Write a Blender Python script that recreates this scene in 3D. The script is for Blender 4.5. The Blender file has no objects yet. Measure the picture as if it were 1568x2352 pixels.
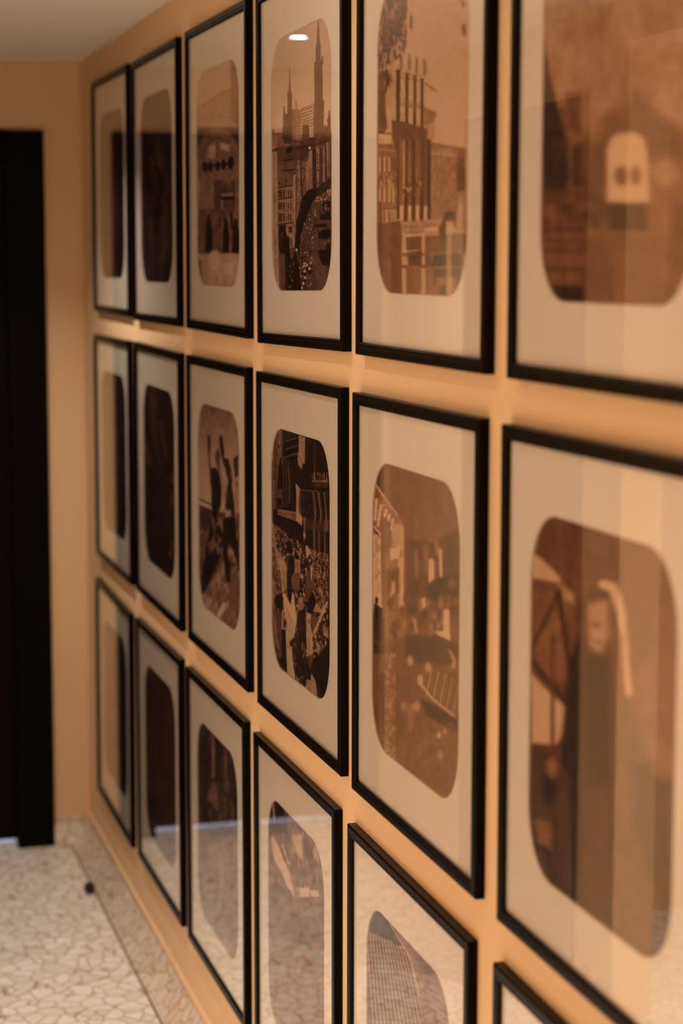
import bpy, bmesh, math, random
import numpy as np
from mathutils import Matrix, Vector

# ------------------------------------------------------------------ units
# The gallery wall was surveyed in units of U metres: x runs along the wall
# (the far end is negative), y is the depth (frame fronts at y = 0, the wall
# behind them at +0.0149, the corridor at negative y), z = 0 is eye height.
U = 0.9
ZF = -2.066          # floor
ZC = 0.700           # ceiling
YW = 0.0180          # plaster face of the picture wall
XE = -6.876          # face of the end wall
YO = -1.13           # face of the opposite wall
FW, FH = 0.6816, 0.7444
CAM_F = 4500.0

def P(x, y, z):
    return Vector((x * U, y * U, (z - ZF) * U))

C = bpy.context.scene.collection

# ------------------------------------------------------------------ materials
def nt(name):
    m = bpy.data.materials.new(name)
    m.use_nodes = True
    m.node_tree.nodes.clear()
    return m, m.node_tree.nodes, m.node_tree.links

def out_bsdf(N, L, **kw):
    o = N.new('ShaderNodeOutputMaterial')
    b = N.new('ShaderNodeBsdfPrincipled')
    L.new(b.outputs[0], o.inputs[0])
    for k, v in kw.items():
        b.inputs[k.replace('_', ' ')].default_value = v
    return o, b

def ramp(N, pts, interp='LINEAR'):
    r = N.new('ShaderNodeValToRGB')
    r.color_ramp.interpolation = interp
    e = r.color_ramp.elements
    while len(e) < len(pts):
        e.new(0.5)
    for k, (p, c) in enumerate(pts):
        e[k].position = p
        e[k].color = (*c, 1)
    return r

def plaster(name, col, var, bump, scale=60):
    m, N, L = nt(name)
    o, b = out_bsdf(N, L, Roughness=0.75)
    tc = N.new('ShaderNodeTexCoord')
    n1 = N.new('ShaderNodeTexNoise'); n1.inputs['Scale'].default_value = 2.2
    n1.inputs['Detail'].default_value = 3
    L.new(tc.outputs['Object'], n1.inputs['Vector'])
    r = ramp(N, [(0.3, tuple(c * (1 - var) for c in col)), (0.7, col)])
    L.new(n1.outputs[0], r.inputs[0])
    L.new(r.outputs[0], b.inputs['Base Color'])
    n2 = N.new('ShaderNodeTexNoise'); n2.inputs['Scale'].default_value = scale
    n2.inputs['Detail'].default_value = 5
    L.new(tc.outputs['Object'], n2.inputs['Vector'])
    bp = N.new('ShaderNodeBump'); bp.inputs['Strength'].default_value = bump
    bp.inputs['Distance'].default_value = 0.004
    L.new(n2.outputs[0], bp.inputs['Height'])
    L.new(bp.outputs[0], b.inputs['Normal'])
    return m

def mosaic(name, tint=(1, 1, 1), scale=20.0):
    """irregular broken marble shards set in a brown grout"""
    m, N, L = nt(name)
    o, b = out_bsdf(N, L, Roughness=0.32)
    tc = N.new('ShaderNodeTexCoord')
    nz = N.new('ShaderNodeTexNoise'); nz.inputs['Scale'].default_value = 5
    L.new(tc.outputs['Object'], nz.inputs['Vector'])
    mix = N.new('ShaderNodeMix'); mix.data_type = 'RGBA'; mix.blend_type = 'ADD'
    mix.inputs[0].default_value = 0.02
    L.new(tc.outputs['Object'], mix.inputs[6]); L.new(nz.outputs['Color'], mix.inputs[7])
    ve = N.new('ShaderNodeTexVoronoi'); ve.feature = 'DISTANCE_TO_EDGE'
    vc = N.new('ShaderNodeTexVoronoi'); vc.feature = 'F1'
    for v in (ve, vc):
        v.inputs['Scale'].default_value = scale
        v.inputs['Randomness'].default_value = 1.0
        L.new(mix.outputs[2], v.inputs['Vector'])
    sep = N.new('ShaderNodeSeparateColor'); L.new(vc.outputs['Color'], sep.inputs[0])
    t = tint
    r = ramp(N, [(0.0, (.80 * t[0], .75 * t[1], .69 * t[2])), (0.3, (.89 * t[0], .87 * t[1], .84 * t[2])),
                 (0.75, (.93 * t[0], .92 * t[1], .90 * t[2])), (1.0, (.82 * t[0], .76 * t[1], .70 * t[2]))])
    L.new(sep.outputs[0], r.inputs[0])
    # faint veining inside the shards
    nv = N.new('ShaderNodeTexNoise'); nv.inputs['Scale'].default_value = 35; nv.inputs['Detail'].default_value = 6
    L.new(tc.outputs['Object'], nv.inputs['Vector'])
    rv = ramp(N, [(0.35, (.92, .90, .88)), (0.6, (1, 1, 1))]); L.new(nv.outputs[0], rv.inputs[0])
    mu = N.new('ShaderNodeMix'); mu.data_type = 'RGBA'; mu.blend_type = 'MULTIPLY'; mu.inputs[0].default_value = 1
    L.new(r.outputs[0], mu.inputs[6]); L.new(rv.outputs[0], mu.inputs[7])
    g = ramp(N, [(0.016, (0, 0, 0)), (0.050, (1, 1, 1))]); L.new(ve.outputs['Distance'], g.inputs[0])
    mg = N.new('ShaderNodeMix'); mg.data_type = 'RGBA'
    L.new(g.outputs[0], mg.inputs[0]); mg.inputs[6].default_value = (.40, .28, .18, 1)
    L.new(mu.outputs[2], mg.inputs[7])
    L.new(mg.outputs[2], b.inputs['Base Color'])
    rr = ramp(N, [(0, (.7,) * 3), (1, (.34,) * 3)]); L.new(g.outputs[0], rr.inputs[0])
    L.new(rr.outputs[0], b.inputs['Roughness'])
    bp = N.new('ShaderNodeBump'); bp.inputs['Strength'].default_value = .35; bp.inputs['Distance'].default_value = .002
    L.new(g.outputs[0], bp.inputs['Height']); L.new(bp.outputs[0], b.inputs['Normal'])
    return m

def simple(name, col, rough, noise=0.0, scale=40, **kw):
    m, N, L = nt(name)
    o, b = out_bsdf(N, L, Roughness=rough, **kw)
    tc = N.new('ShaderNodeTexCoord')
    n = N.new('ShaderNodeTexNoise'); n.inputs['Scale'].default_value = scale
    n.inputs['Detail'].default_value = 4
    L.new(tc.outputs['Object'], n.inputs['Vector'])
    r = ramp(N, [(0.3, tuple(c * (1 - noise) for c in col)), (0.7, col)])
    L.new(n.outputs[0], r.inputs[0]); L.new(r.outputs[0], b.inputs['Base Color'])
    return m

def wood(name, c0, c1, rough):
    m, N, L = nt(name)
    o, b = out_bsdf(N, L, Roughness=rough)
    tc = N.new('ShaderNodeTexCoord'); mp = N.new('ShaderNodeMapping')
    mp.inputs['Scale'].default_value = (14, 14, 1.2)
    L.new(tc.outputs['Object'], mp.inputs[0])
    n = N.new('ShaderNodeTexNoise'); n.inputs['Scale'].default_value = 3; n.inputs['Detail'].default_value = 6
    L.new(mp.outputs[0], n.inputs['Vector'])
    r = ramp(N, [(.3, c0), (.7, c1)]); L.new(n.outputs[0], r.inputs[0])
    L.new(r.outputs[0], b.inputs['Base Color'])
    return m

def glass_mat():
    m, N, L = nt('picture_glass')
    o = N.new('ShaderNodeOutputMaterial')
    mx = N.new('ShaderNodeMixShader')
    tr = N.new('ShaderNodeBsdfTransparent'); tr.inputs[0].default_value = (.99, .99, .985, 1)
    gl = N.new('ShaderNodeBsdfGlossy'); gl.inputs['Roughness'].default_value = 0.012
    gl.inputs['Color'].default_value = (1, 1, 1, 1)
    ge = N.new('ShaderNodeNewGeometry')
    # the Fresnel node inverts the index on back faces: undo that, so both
    # faces of the thin pane reflect like glass in air
    mi = N.new('ShaderNodeMix'); mi.data_type = 'FLOAT'
    mi.inputs[2].default_value = 1.5; mi.inputs[3].default_value = 1 / 1.5
    L.new(ge.outputs['Backfacing'], mi.inputs[0])
    fr = N.new('ShaderNodeFresnel'); L.new(mi.outputs[0], fr.inputs['IOR'])
    L.new(fr.outputs[0], mx.inputs[0]); L.new(tr.outputs[0], mx.inputs[1]); L.new(gl.outputs[0], mx.inputs[2])
    L.new(mx.outputs[0], o.inputs[0])
    return m

def sepia(name, lo, mid, hi):
    """photographic print: the tone of the picture drives a sepia ramp"""
    m, N, L = nt(name)
    o, b = out_bsdf(N, L, Roughness=0.6)
    b.inputs['Specular IOR Level'].default_value = 0.2
    a = N.new('ShaderNodeAttribute'); a.attribute_name = 'tone'; a.attribute_type = 'GEOMETRY'
    r = ramp(N, [(0, lo), (.5, mid), (1, hi)])
    L.new(a.outputs['Fac'], r.inputs[0])
    L.new(r.outputs[0], b.inputs['Base Color'])
    return m

def emit(name, col, s):
    m, N, L = nt(name)
    o = N.new('ShaderNodeOutputMaterial'); e = N.new('ShaderNodeEmission')
    e.inputs[0].default_value = (*col, 1); e.inputs[1].default_value = s
    L.new(e.outputs[0], o.inputs[0])
    return m

WALL = plaster('cream_wall_paint', (.81, .570, .335), .04, .12)
CEIL = plaster('white_ceiling_plaster', (.92, .86, .78), .03, .4, 35)
MOS = mosaic('broken_marble_mosaic')
MOSB = mosaic('broken_marble_skirting', (.88, .79, .70), 20)
BLACK = simple('black_lacquer_moulding', (.0018, .0010, .0007), .26, .2)
BLACK.node_tree.nodes['Principled BSDF'].inputs['Specular IOR Level'].default_value = .08
MAT = simple('cream_mat_board', (.88, .80, .71), .85, .04, 200)
MATC = simple('mat_board_bevel', (.62, .50, .38), .8)
BACKB = simple('brown_backing_board', (.10, .07, .045), .9)
GLASS = glass_mat()
DOORJ = simple('black_door_frame', (.0015, .001, .001), .6)
DOORJ.node_tree.nodes['Principled BSDF'].inputs['Specular IOR Level'].default_value = .08
DOORL = wood('dark_stained_door', (.0030, .0012, .0010), (.0045, .0018, .0014), .5)
DOORL.node_tree.nodes['Principled BSDF'].inputs['Specular IOR Level'].default_value = .08
DOORB = wood('brown_stained_door', (.020, .010, .006), (.034, .017, .009), .45)
CHROME = simple('brushed_nickel', (.55, .52, .48), .3, Metallic=1.0)
LAMPR = simple('white_lamp_ring', (.8, .78, .74), .4)
PRINT_BROWN = sepia('sepia_print_brown', (.008, .003, .0025), (.26, .125, .080), (.82, .60, .43))
PRINT_ORANGE = sepia('sepia_print_orange', (.022, .008, .004), (.32, .140, .070), (.82, .56, .36))
PRINT_PLUM = sepia('sepia_print_plum', (.008, .0035, .0035), (.25, .120, .090), (.78, .56, .43))
PRINT_DARK = sepia('sepia_print_dark', (.003, .0015, .0015), (.15, .055, .034), (.60, .36, .22))

# ------------------------------------------------------------------ mesh helpers
def link(name, bm, mat, parent=None, loc=None, smooth=False):
    me = bpy.data.meshes.new(name)
    bm.normal_update()
    bm.to_mesh(me); bm.free()
    o = bpy.data.objects.new(name, me)
    C.objects.link(o)
    for m in (mat if isinstance(mat, (list, tuple)) else [mat]):
        me.materials.append(m)
    if parent: o.parent = parent
    if loc is not None: o.location = loc
    if smooth:
        for p in me.polygons: p.use_smooth = True
    return o

def box(bm, a, b, bev=0.0):
    """box between two corners given in metres"""
    a, b = Vector(a), Vector(b)
    lo = Vector([min(a[i], b[i]) for i in range(3)]); hi = Vector([max(a[i], b[i]) for i in range(3)])
    r = bmesh.ops.create_cube(bm, size=1)
    for v in r['verts']:
        v.co = Vector([lo[i] if v.co[i] < 0 else hi[i] for i in range(3)])
    if bev > 0:
        ed = list({e for v in r['verts'] for e in v.link_edges})
        bmesh.ops.bevel(bm, geom=ed, offset=bev, segments=2, affect='EDGES', profile=.5)

def ubox(bm, a, b, bev=0.0):
    box(bm, P(*a), P(*b), bev)

def struct(name, bm, mat, parent=None, **k):
    o = link(name, bm, mat, parent, **k)
    if not parent: o['kind'] = 'structure'
    return o

def prism(bm, prof, a, b, axis):
    """extrude a closed profile [(p, z)] between a and b along 'x' or 'y' (survey units)"""
    def pt(t, p, z):
        return P(t, p, z) if axis == 'x' else P(p, t, z)
    va = [bm.verts.new(pt(a, p, z)) for p, z in prof]
    vb = [bm.verts.new(pt(b, p, z)) for p, z in prof]
    n = len(prof)
    bm.faces.new(va); bm.faces.new(vb[::-1])
    for i in range(n):
        bm.faces.new((va[i], vb[i], vb[(i + 1) % n], va[(i + 1) % n]))
    bmesh.ops.recalc_face_normals(bm, faces=bm.faces)

# ------------------------------------------------------------------ the room
XN = 1.6         # wall behind the camera
YS = -3.0        # far side of the adjoining room
T = 0.12
ZL = 0.585       # lintel of the wide opening in the opposite wall
XO = -4.80       # where that opening starts
XS = -5.64       # end wall of the adjoining room
D1a, D1b, D1t = -0.112, -1.09, 0.466      # dark door in the end wall
D2a, D2b, D2t = -6.05, -5.06, 0.47       # brown door in the opposite wall

bm = bmesh.new(); ubox(bm, (XE - 1.3, YW + T, ZF - .12), (XN + T, YS - T, ZF)); struct('floor', bm, MOS)
bm = bmesh.new(); ubox(bm, (XE - 1.3, YW + T, ZC), (XN + T, YS - T, ZC + .12)); struct('ceiling', bm, CEIL)
bm = bmesh.new(); ubox(bm, (XE - T, YW, ZF), (XN + T, YW + T, ZC)); struct('wall_right', bm, WALL)
bm = bmesh.new()
ubox(bm, (XE - T, YW, ZF), (XE, D1a, ZC)); ubox(bm, (XE - T, D1a, D1t), (XE, D1b, ZC)); ubox(bm, (XE - T, D1b, ZF), (XE, YO - T, ZC))
struct('wall_back', bm, WALL)
bm = bmesh.new()
ubox(bm, (XE, YO, ZF), (D2a, YO - T, ZC)); ubox(bm, (D2a, YO, D2t), (D2b, YO - T, ZC))
ubox(bm, (D2b, YO, ZF), (XO, YO - T, ZC)); ubox(bm, (XO, YO, ZL), (XN, YO - T, ZC))
struct('wall_left', bm, WALL)
bm = bmesh.new(); ubox(bm, (XS - T, YO - T, ZF), (XS, YS, ZC)); ubox(bm, (XS - T, YS, ZF), (XN, YS - T, ZC))
struct('wall_side_room', bm, WALL)
bm = bmesh.new(); ubox(bm, (XN, YW, ZF), (XN + T, YS - T, ZC)); struct('wall_front', bm, WALL)

# mosaic skirting: a coved band, its toe a few centimetres out on the floor
ZB = -1.966
def cove(y0, out, s):
    pr = [(y0 + s * .004, ZB), (y0, ZB)]
    for k in range(7):
        a = k / 6
        pr.append((y0 - s * out * (a ** 1.6), ZB + (ZF - ZB) * a))
    pr.append((y0 + s * .004, ZF))
    return pr
bm = bmesh.new(); prism(bm, cove(YW, .070, 1), XE, XN, 'x'); struct('baseboard_right', bm, MOSB)
bm = bmesh.new(); prism(bm, cove(XE, .030, -1), YW, D1a, 'y'); prism(bm, cove(XE, .030, -1), D1b, YO, 'y'); struct('baseboard_back', bm, MOSB)
bm = bmesh.new(); prism(bm, cove(YO, .030, -1), XE, D2a, 'x'); prism(bm, cove(YO, .030, -1), D2b, XO, 'x'); struct('baseboard_left', bm, MOSB)
# thin plaster lip where the cream paint stops above the mosaic
bm = bmesh.new(); prism(bm, [(YW, ZB + .013), (YW - .007, ZB + .010), (YW - .009, ZB), (YW - .006, ZB - .006), (YW, ZB - .006)], XE, XN, 'x')
struct('trim_1', bm, WALL)

# brown grout line where the skirting meets the floor
bm = bmesh.new(); ubox(bm, (XE + .03, YW - .070, ZF), (XN, YW - .0765, ZF + .0008)); ubox(bm, (XE + .030, YW - .0765, ZF), (XE + .0365, D1a, ZF + .0008))
struct('trim_2', bm, simple('brown_grout', (.20, .12, .07), .8, .3))
# a dark chip lying against it
bm = bmesh.new(); bmesh.ops.create_icosphere(bm, subdivisions=3, radius=.016)
rr = random.Random(4)
for v in bm.verts: v.co *= 1 + .22 * math.sin(v.co.x * 300 + 1) * math.cos(v.co.y * 260) + rr.uniform(-.05, .05); v.co.z *= 1.15
o = link('floor_chip', bm, simple('dark_brown_chip', (.03, .014, .008), .8, .5, 200), smooth=True)
o.location = P(-6.29, YW - .092, ZF) + Vector((0, 0, .0165))
o['label'] = 'small dark brown chip lying on the mosaic floor against the skirting'; o['category'] = 'debris'

# dark door at the end of the corridor: black frame, stained leaf, daylight under it
bm = bmesh.new()
ubox(bm, (XE - .08, D1a, ZF), (XE + .018, D1a - .13, D1t), .003)
ubox(bm, (XE - .08, D1b + .12, ZF), (XE + .018, D1b, D1t), .003)
ubox(bm, (XE - .08, D1a - .13, D1t - .10), (XE + .018, D1b + .12, D1t), .003)
d1 = struct('door_1', bm, DOORJ)
bm = bmesh.new()
ubox(bm, (XE - .075, D1a - .128, ZF + .024), (XE - .030, D1b + .122, D1t - .102), .002)
for z0, z1 in ((-1.9, -1.0), (-.85, .28)):
    for ya, yb, za, zb in ((D1a - .20, D1b + .19, z0, z0 + .02), (D1a - .20, D1b + .19, z1, z1 + .02),
                           (D1a - .20, D1a - .22, z0, z1), (D1b + .21, D1b + .19, z0, z1)):
        ubox(bm, (XE - .031, ya, za), (XE - .024, yb, zb), .001)
struct('door_leaf', bm, DOORL, d1)
# the lobby behind that door, where the daylight comes from
bm = bmesh.new(); ubox(bm, (XE - 1.3, D1a + .2, ZF), (XE - 1.2, D1b - .2, ZC)); struct('wall_lobby', bm, WALL)

# brown door in the opposite wall (seen only in the picture glass)
bm = bmesh.new()
ubox(bm, (D2a, YO + .012, ZF), (D2a + .08, YO - .09, D2t), .003)
ubox(bm, (D2b - .08, YO + .012, ZF), (D2b, YO - .09, D2t), .003)
ubox(bm, (D2a + .08, YO + .012, D2t - .08), (D2b - .08, YO - .09, D2t), .003)
d2 = struct('door_2', bm, DOORB)
bm = bmesh.new(); ubox(bm, (D2a + .08, YO - .02, ZF + .008), (D2b - .08, YO - .065, D2t - .08), .002)
for z0, z1 in ((-1.9, -1.0), (-.85, .28)):
    for xa, xb, za, zb in ((D2a + .2, D2b - .2, z0, z0 + .02), (D2a + .2, D2b - .2, z1, z1 + .02),
                           (D2a + .2, D2a + .22, z0, z1), (D2b - .22, D2b - .2, z0, z1)):
        ubox(bm, (xa, YO - .021, za), (xb, YO - .013, zb), .001)
struct('door_leaf', bm, DOORB, d2)
bm = bmesh.new()
ubox(bm, (D2b - .16, YO - .02, -1.02), (D2b - .12, YO - .012, -.86), .001)
ubox(bm, (D2b - .15, YO - .012, -.93), (D2b - .13, YO + .035, -.91), .002)
ubox(bm, (D2b - .26, YO + .022, -.93), (D2b - .13, YO + .035, -.91), .003)
struct('door_handle', bm, CHROME, d2)
# ------------------------------------------------------------------ camera
CAM_R = Vector((0.27378776, 0.96178794, 0.00205396))
CAM_U = Vector((-0.11969644, 0.03195433, 0.99229617))
CAM_D = Vector((-0.95431286, 0.27192439, -0.12387129))
cd = bpy.data.cameras.new('camera'); cam = bpy.data.objects.new('camera', cd); C.objects.link(cam)
mw = Matrix((CAM_R, CAM_U, -CAM_D)).transposed().to_4x4()
mw.translation = P(0, -1, 0)
cam.matrix_world = mw
cd.sensor_fit = 'VERTICAL'; cd.sensor_height = 36; cd.sensor_width = 24
cd.lens = CAM_F / 2352 * 36
cd.clip_start = .05
cd.dof.use_dof = True; cd.dof.focus_distance = 3.83 * U; cd.dof.aperture_fstop = 2.8
bpy.context.scene.camera = cam

# ------------------------------------------------------------------ framed pictures
SPOT = {(1,1):(-6.1842,.2246,-.0056),(1,2):(-5.4216,.2167,.0007),(1,3):(-4.6298,.2149,-.0049),(1,4):(-3.8515,.2124,.0128),
(1,5):(-3.0824,.2152,-.0016),(1,6):(-2.3082,.2143,0),(2,1):(-6.2019,-.5935,.0018),(2,2):(-5.4225,-.5939,-.0094),
(2,3):(-4.6394,-.596,-.0007),(2,4):(-3.8605,-.5967,.0049),(2,5):(-3.1009,-.5974,.003),(2,6):(-2.3242,-.595,.0053),
(3,1):(-6.2407,-1.4265,-.0177),(3,2):(-5.4463,-1.422,.0026),(3,3):(-4.6762,-1.42,.0042),(3,4):(-3.8982,-1.4173,.0048),
(3,5):(-3.1278,-1.4172,-.0003),(3,6):(-2.3347,-1.4111,0)}
M = .0228                                  # moulding width
OX, OZ0, OZ1, RX, RZ = .238, -.260, .259, .092, .105   # mat opening and its corner radii
Y_GLASS, Y_MAT, Y_PRINT = .0062, .0086, .0108

def rrect(x0, x1, z0, z1, rx, rz, n=14, e=2.12):
    """closed outline of a rounded rectangle with superellipse corners"""
    pts = []
    for cx, cz, q in ((x1 - rx, z1 - rz, 0), (x0 + rx, z1 - rz, 1), (x0 + rx, z0 + rz, 2), (x1 - rx, z0 + rz, 3)):
        for k in range(n + 1):
            a = (q + k / n) * math.pi / 2
            c, s = math.cos(a), math.sin(a)
            pts.append((cx + rx * math.copysign(abs(c) ** (2 / e), c), cz + rz * math.copysign(abs(s) ** (2 / e), s)))
    return pts

def moulding_mesh():
    # (inset from the outer edge, depth) going round the section
    prof = [(0, .0176), (0, .0022), (.0020, .0004), (.0045, 0), (.0140, .0002), (.0150, .0013), (.0162, .0008),
            (.0200, .0010), (.0218, .0022), (M, .0040), (M, .0060), (.0125, .0060), (.0125, .0176)]
    bm = bmesh.new(); rings = []
    for ins, d in prof:
        x, z = FW / 2 - ins, FH / 2 - ins
        rings.append([bm.verts.new(Vector((cx * x * U, d * U, cz * z * U))) for cx, cz in ((-1, -1), (1, -1), (1, 1), (-1, 1))])
    n = len(prof)
    for i in range(n):
        a, b = rings[i], rings[(i + 1) % n]
        for k in range(4):
            bm.faces.new((a[k], a[(k + 1) % 4], b[(k + 1) % 4], b[k]))
    bmesh.ops.recalc_face_normals(bm, faces=bm.faces)
    return bm

def mat_mesh():
    bm = bmesh.new()
    X, Z = FW / 2 - .0130, FH / 2 - .0130
    inner = rrect(-OX, OX, OZ0, OZ1, RX, RZ)
    outer = []
    for x, z in inner:                     # radial projection onto the outer rectangle
        t = min(X / abs(x) if abs(x) > 1e-6 else 9, Z / abs(z) if abs(z) > 1e-6 else 9)
        outer.append((x * t, z * t))
    cor = [(X, Z), (-X, Z), (-X, -Z), (X, -Z)]
    for c in cor:                          # snap the nearest projected point to each corner
        k = min(range(len(outer)), key=lambda i: (outer[i][0] - c[0]) ** 2 + (outer[i][1] - c[1]) ** 2)
        outer[k] = c
    bev = rrect(-OX + .0016, OX - .0016, OZ0 + .0016, OZ1 - .0016, RX - .001, RZ - .001)
    def ring(pts, y): return [bm.verts.new(Vector((x * U, y * U, z * U))) for x, z in pts]
    a, b, c = ring(outer, Y_MAT), ring(inner, Y_MAT), ring(bev, Y_PRINT - .0002)
    d = ring(outer, Y_PRINT - .0002)
    n = len(inner)
    for i in range(n):
        j = (i + 1) % n
        bm.faces.new((a[i], a[j], b[j], b[i]))
        f = bm.faces.new((b[i], b[j], c[j], c[i])); f.material_index = 1
        bm.faces.new((d[j], d[i], c[i], c[j])); bm.faces.new((a[j], a[i], d[i], d[j]))
    bmesh.ops.recalc_face_normals(bm, faces=bm.faces)
    return bm

ME = {}
def shared(key, bm, mats):
    me = bpy.data.meshes.new(key); bm.normal_update(); bm.to_mesh(me); bm.free()
    for m in mats: me.materials.append(m)
    ME[key] = me
shared('moulding', moulding_mesh(), [BLACK])
shared('mat_board', mat_mesh(), [MAT, MATC])
bm = bmesh.new(); box(bm, ((-FW / 2 + .0131) * U, Y_GLASS * U, (-FH / 2 + .0131) * U), ((FW / 2 - .0131) * U, (Y_GLASS + .0018) * U, (FH / 2 - .0131) * U))
shared('glass_pane', bm, [GLASS])
bm = bmesh.new(); box(bm, ((-FW / 2 + .013) * U, .0118 * U, (-FH / 2 + .013) * U), ((FW / 2 - .013) * U, .0160 * U, (FH / 2 - .013) * U))
shared('backing_board', bm, [BACKB])

# ---- drawing the prints: tone fields, worked out per print on its own sheet
class Sheet:
    """a print's tone, sampled on a grid; X, Y give where each sample falls in
    the survey photograph, which is the frame the motifs were traced in"""
    def __init__(self, rc, nu, nv, seed):
        self.rc = rc; self.nu, self.nv = nu, nv
        cx, cz, t = SPOT[rc]
        u = np.linspace(-OX - .012, OX + .012, nu); w = np.linspace(OZ1 + .012, OZ0 - .012, nv)
        self.gx, self.gz = np.meshgrid(u, w)
        wx = cx + self.gx * math.cos(t) - self.gz * math.sin(t); wz = cz + self.gx * math.sin(t) + self.gz * math.cos(t)
        wy = np.full_like(wx, Y_PRINT)
        q = np.stack([wx, wy + 1, wz], -1)
        d = q @ np.array(CAM_D)
        self.X = 784 + CAM_F * (q @ np.array(CAM_R)) / d
        self.Y = 1176 - CAM_F * (q @ np.array(CAM_U)) / d
        # picture coordinates, 0..1 from top left
        self.u = (self.gx + OX) / (2 * OX); self.v = (OZ1 - self.gz) / (OZ1 - OZ0)
        self.t = np.full_like(wx, .5)
        self.r = np.random.RandomState(seed)
    def mix(self, m, val):
        m = np.clip(m, 0, 1); self.t = self.t * (1 - m) + np.asarray(val) * m
    def noise(self, sx, sy, octv=3):
        """value noise in trace coordinates with cell size sx, sy"""
        out = np.zeros_like(self.X); amp = 1; tot = 0
        for o in range(octv):
            gx, gy = self.X / (sx / 2 ** o), self.Y / (sy / 2 ** o)
            ix, iy = np.floor(gx).astype(int), np.floor(gy).astype(int)
            fx, fy = gx - ix, gy - iy
            fx = fx * fx * (3 - 2 * fx); fy = fy * fy * (3 - 2 * fy)
            tab = self.r.rand(256, 256)
            def g(a, b): return tab[a % 256, b % 256]
            n = (g(ix, iy) * (1 - fx) + g(ix + 1, iy) * fx) * (1 - fy) + (g(ix, iy + 1) * (1 - fx) + g(ix + 1, iy + 1) * fx) * fy
            out += amp * n; tot += amp; amp *= .55
        return np.clip((out / tot - .5) * 1.9 + .5, 0, 1)
    def _box(self, pts, pad):
        xs = [p[0] for p in pts]; ys = [p[1] for p in pts]
        return np.nonzero(((self.X > min(xs) - pad) & (self.X < max(xs) + pad) & (self.Y > min(ys) - pad) & (self.Y < max(ys) + pad)).ravel())[0]
    def _put(self, k, m, val):
        t = self.t.ravel(); m = np.clip(m, 0, 1)
        t[k] = t[k] * (1 - m) + (val[k] if isinstance(val, np.ndarray) else val) * m
        self.t = t.reshape(self.X.shape)
    @staticmethod
    def _seg(X, Y, x0, y0, x1, y1):
        dx, dy = x1 - x0, y1 - y0
        tt = np.clip(((X - x0) * dx + (Y - y0) * dy) / (dx * dx + dy * dy + 1e-9), 0, 1)
        return np.hypot(X - x0 - tt * dx, Y - y0 - tt * dy)
    def poly(self, pts, val, soft=.8, a=1.0):
        k = self._box(pts, soft + 1); X, Y = self.X.ravel()[k], self.Y.ravel()[k]
        inside = np.zeros(X.shape, bool); dist = np.full(X.shape, 1e9)
        n = len(pts)
        for i in range(n):
            x0, y0 = pts[i]; x1, y1 = pts[(i + 1) % n]
            c = ((y0 > Y) != (y1 > Y))
            inside ^= c & (X < (x1 - x0) * (Y - y0) / (y1 - y0 if y1 != y0 else 1e-9) + x0)
            dist = np.minimum(dist, self._seg(X, Y, x0, y0, x1, y1))
        self._put(k, np.clip(np.where(inside, dist, -dist) / soft + .5, 0, 1) * a, val)
    def line(self, pts, w, val, a=1.0, soft=1.0):
        k = self._box(pts, w + soft + 1); X, Y = self.X.ravel()[k], self.Y.ravel()[k]
        dist = np.full(X.shape, 1e9)
        for (x0, y0), (x1, y1) in zip(pts[:-1], pts[1:]):
            dist = np.minimum(dist, self._seg(X, Y, x0, y0, x1, y1))
        self._put(k, np.clip((w / 2 - dist) / soft + .5, 0, 1) * a, val)
    def ell(self, cx, cy, rx, ry, val, a=1.0, soft=.25):
        k = self._box([(cx - rx, cy - ry), (cx + rx, cy + ry)], 2 + soft * max(rx, ry))
        d = np.hypot((self.X.ravel()[k] - cx) / rx, (self.Y.ravel()[k] - cy) / ry)
        self._put(k, np.clip((1 - d) / soft + .5, 0, 1) * a, val)
    def specks(self, n, pts, rx, ry, vals, a=1.0):
        """n small marks scattered inside a polygon"""
        xs = [p[0] for p in pts]; ys = [p[1] for p in pts]; m = 0; tries = 0
        while m < n and tries < n * 20:
            tries += 1
            x = self.r.uniform(min(xs), max(xs)); y = self.r.uniform(min(ys), max(ys)); ins = False
            for i in range(len(pts)):
                x0, y0 = pts[i]; x1, y1 = pts[(i + 1) % len(pts)]
                if (y0 > y) != (y1 > y) and x < (x1 - x0) * (y - y0) / (y1 - y0) + x0: ins = not ins
            if not ins: continue
            m += 1
            self.ell(x, y, rx * self.r.uniform(.6, 1.5), ry * self.r.uniform(.6, 1.5), vals[self.r.randint(len(vals))], a, .6)
    def grain(self, amt):
        self.t = self.t + amt * (self.r.rand(*self.t.shape) - .5)
    def tone(self, x0, y0, x1, y1, stops):
        """vertical tone gradient by trace y"""
        ys = [s[0] for s in stops]; vs = [s[1] for s in stops]
        self.mix(((self.X >= x0) & (self.X <= x1) & (self.Y >= y0) & (self.Y <= y1)).astype(float), np.interp(self.Y, ys, vs))
    def mesh(self, mat):
        nu, nv = self.nu, self.nv
        me = bpy.data.meshes.new('photograph_print')
        co = np.stack([self.gx * U, np.full_like(self.gx, Y_PRINT * U), self.gz * U], -1).reshape(-1, 3)
        i = np.arange(nu * nv).reshape(nv, nu)
        f = np.stack([i[:-1, :-1], i[1:, :-1], i[1:, 1:], i[:-1, 1:]], -1).reshape(-1, 4)
        me.vertices.add(len(co)); me.vertices.foreach_set('co', co.ravel().astype(np.float32))
        me.loops.add(f.size); me.loops.foreach_set('vertex_index', f.ravel().astype(np.int32))
        me.polygons.add(len(f)); me.polygons.foreach_set('loop_start', (np.arange(len(f)) * 4).astype(np.int32))
        me.update(calc_edges=True); me.validate()
        at = me.attributes.new('tone', 'FLOAT', 'POINT')
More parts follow.
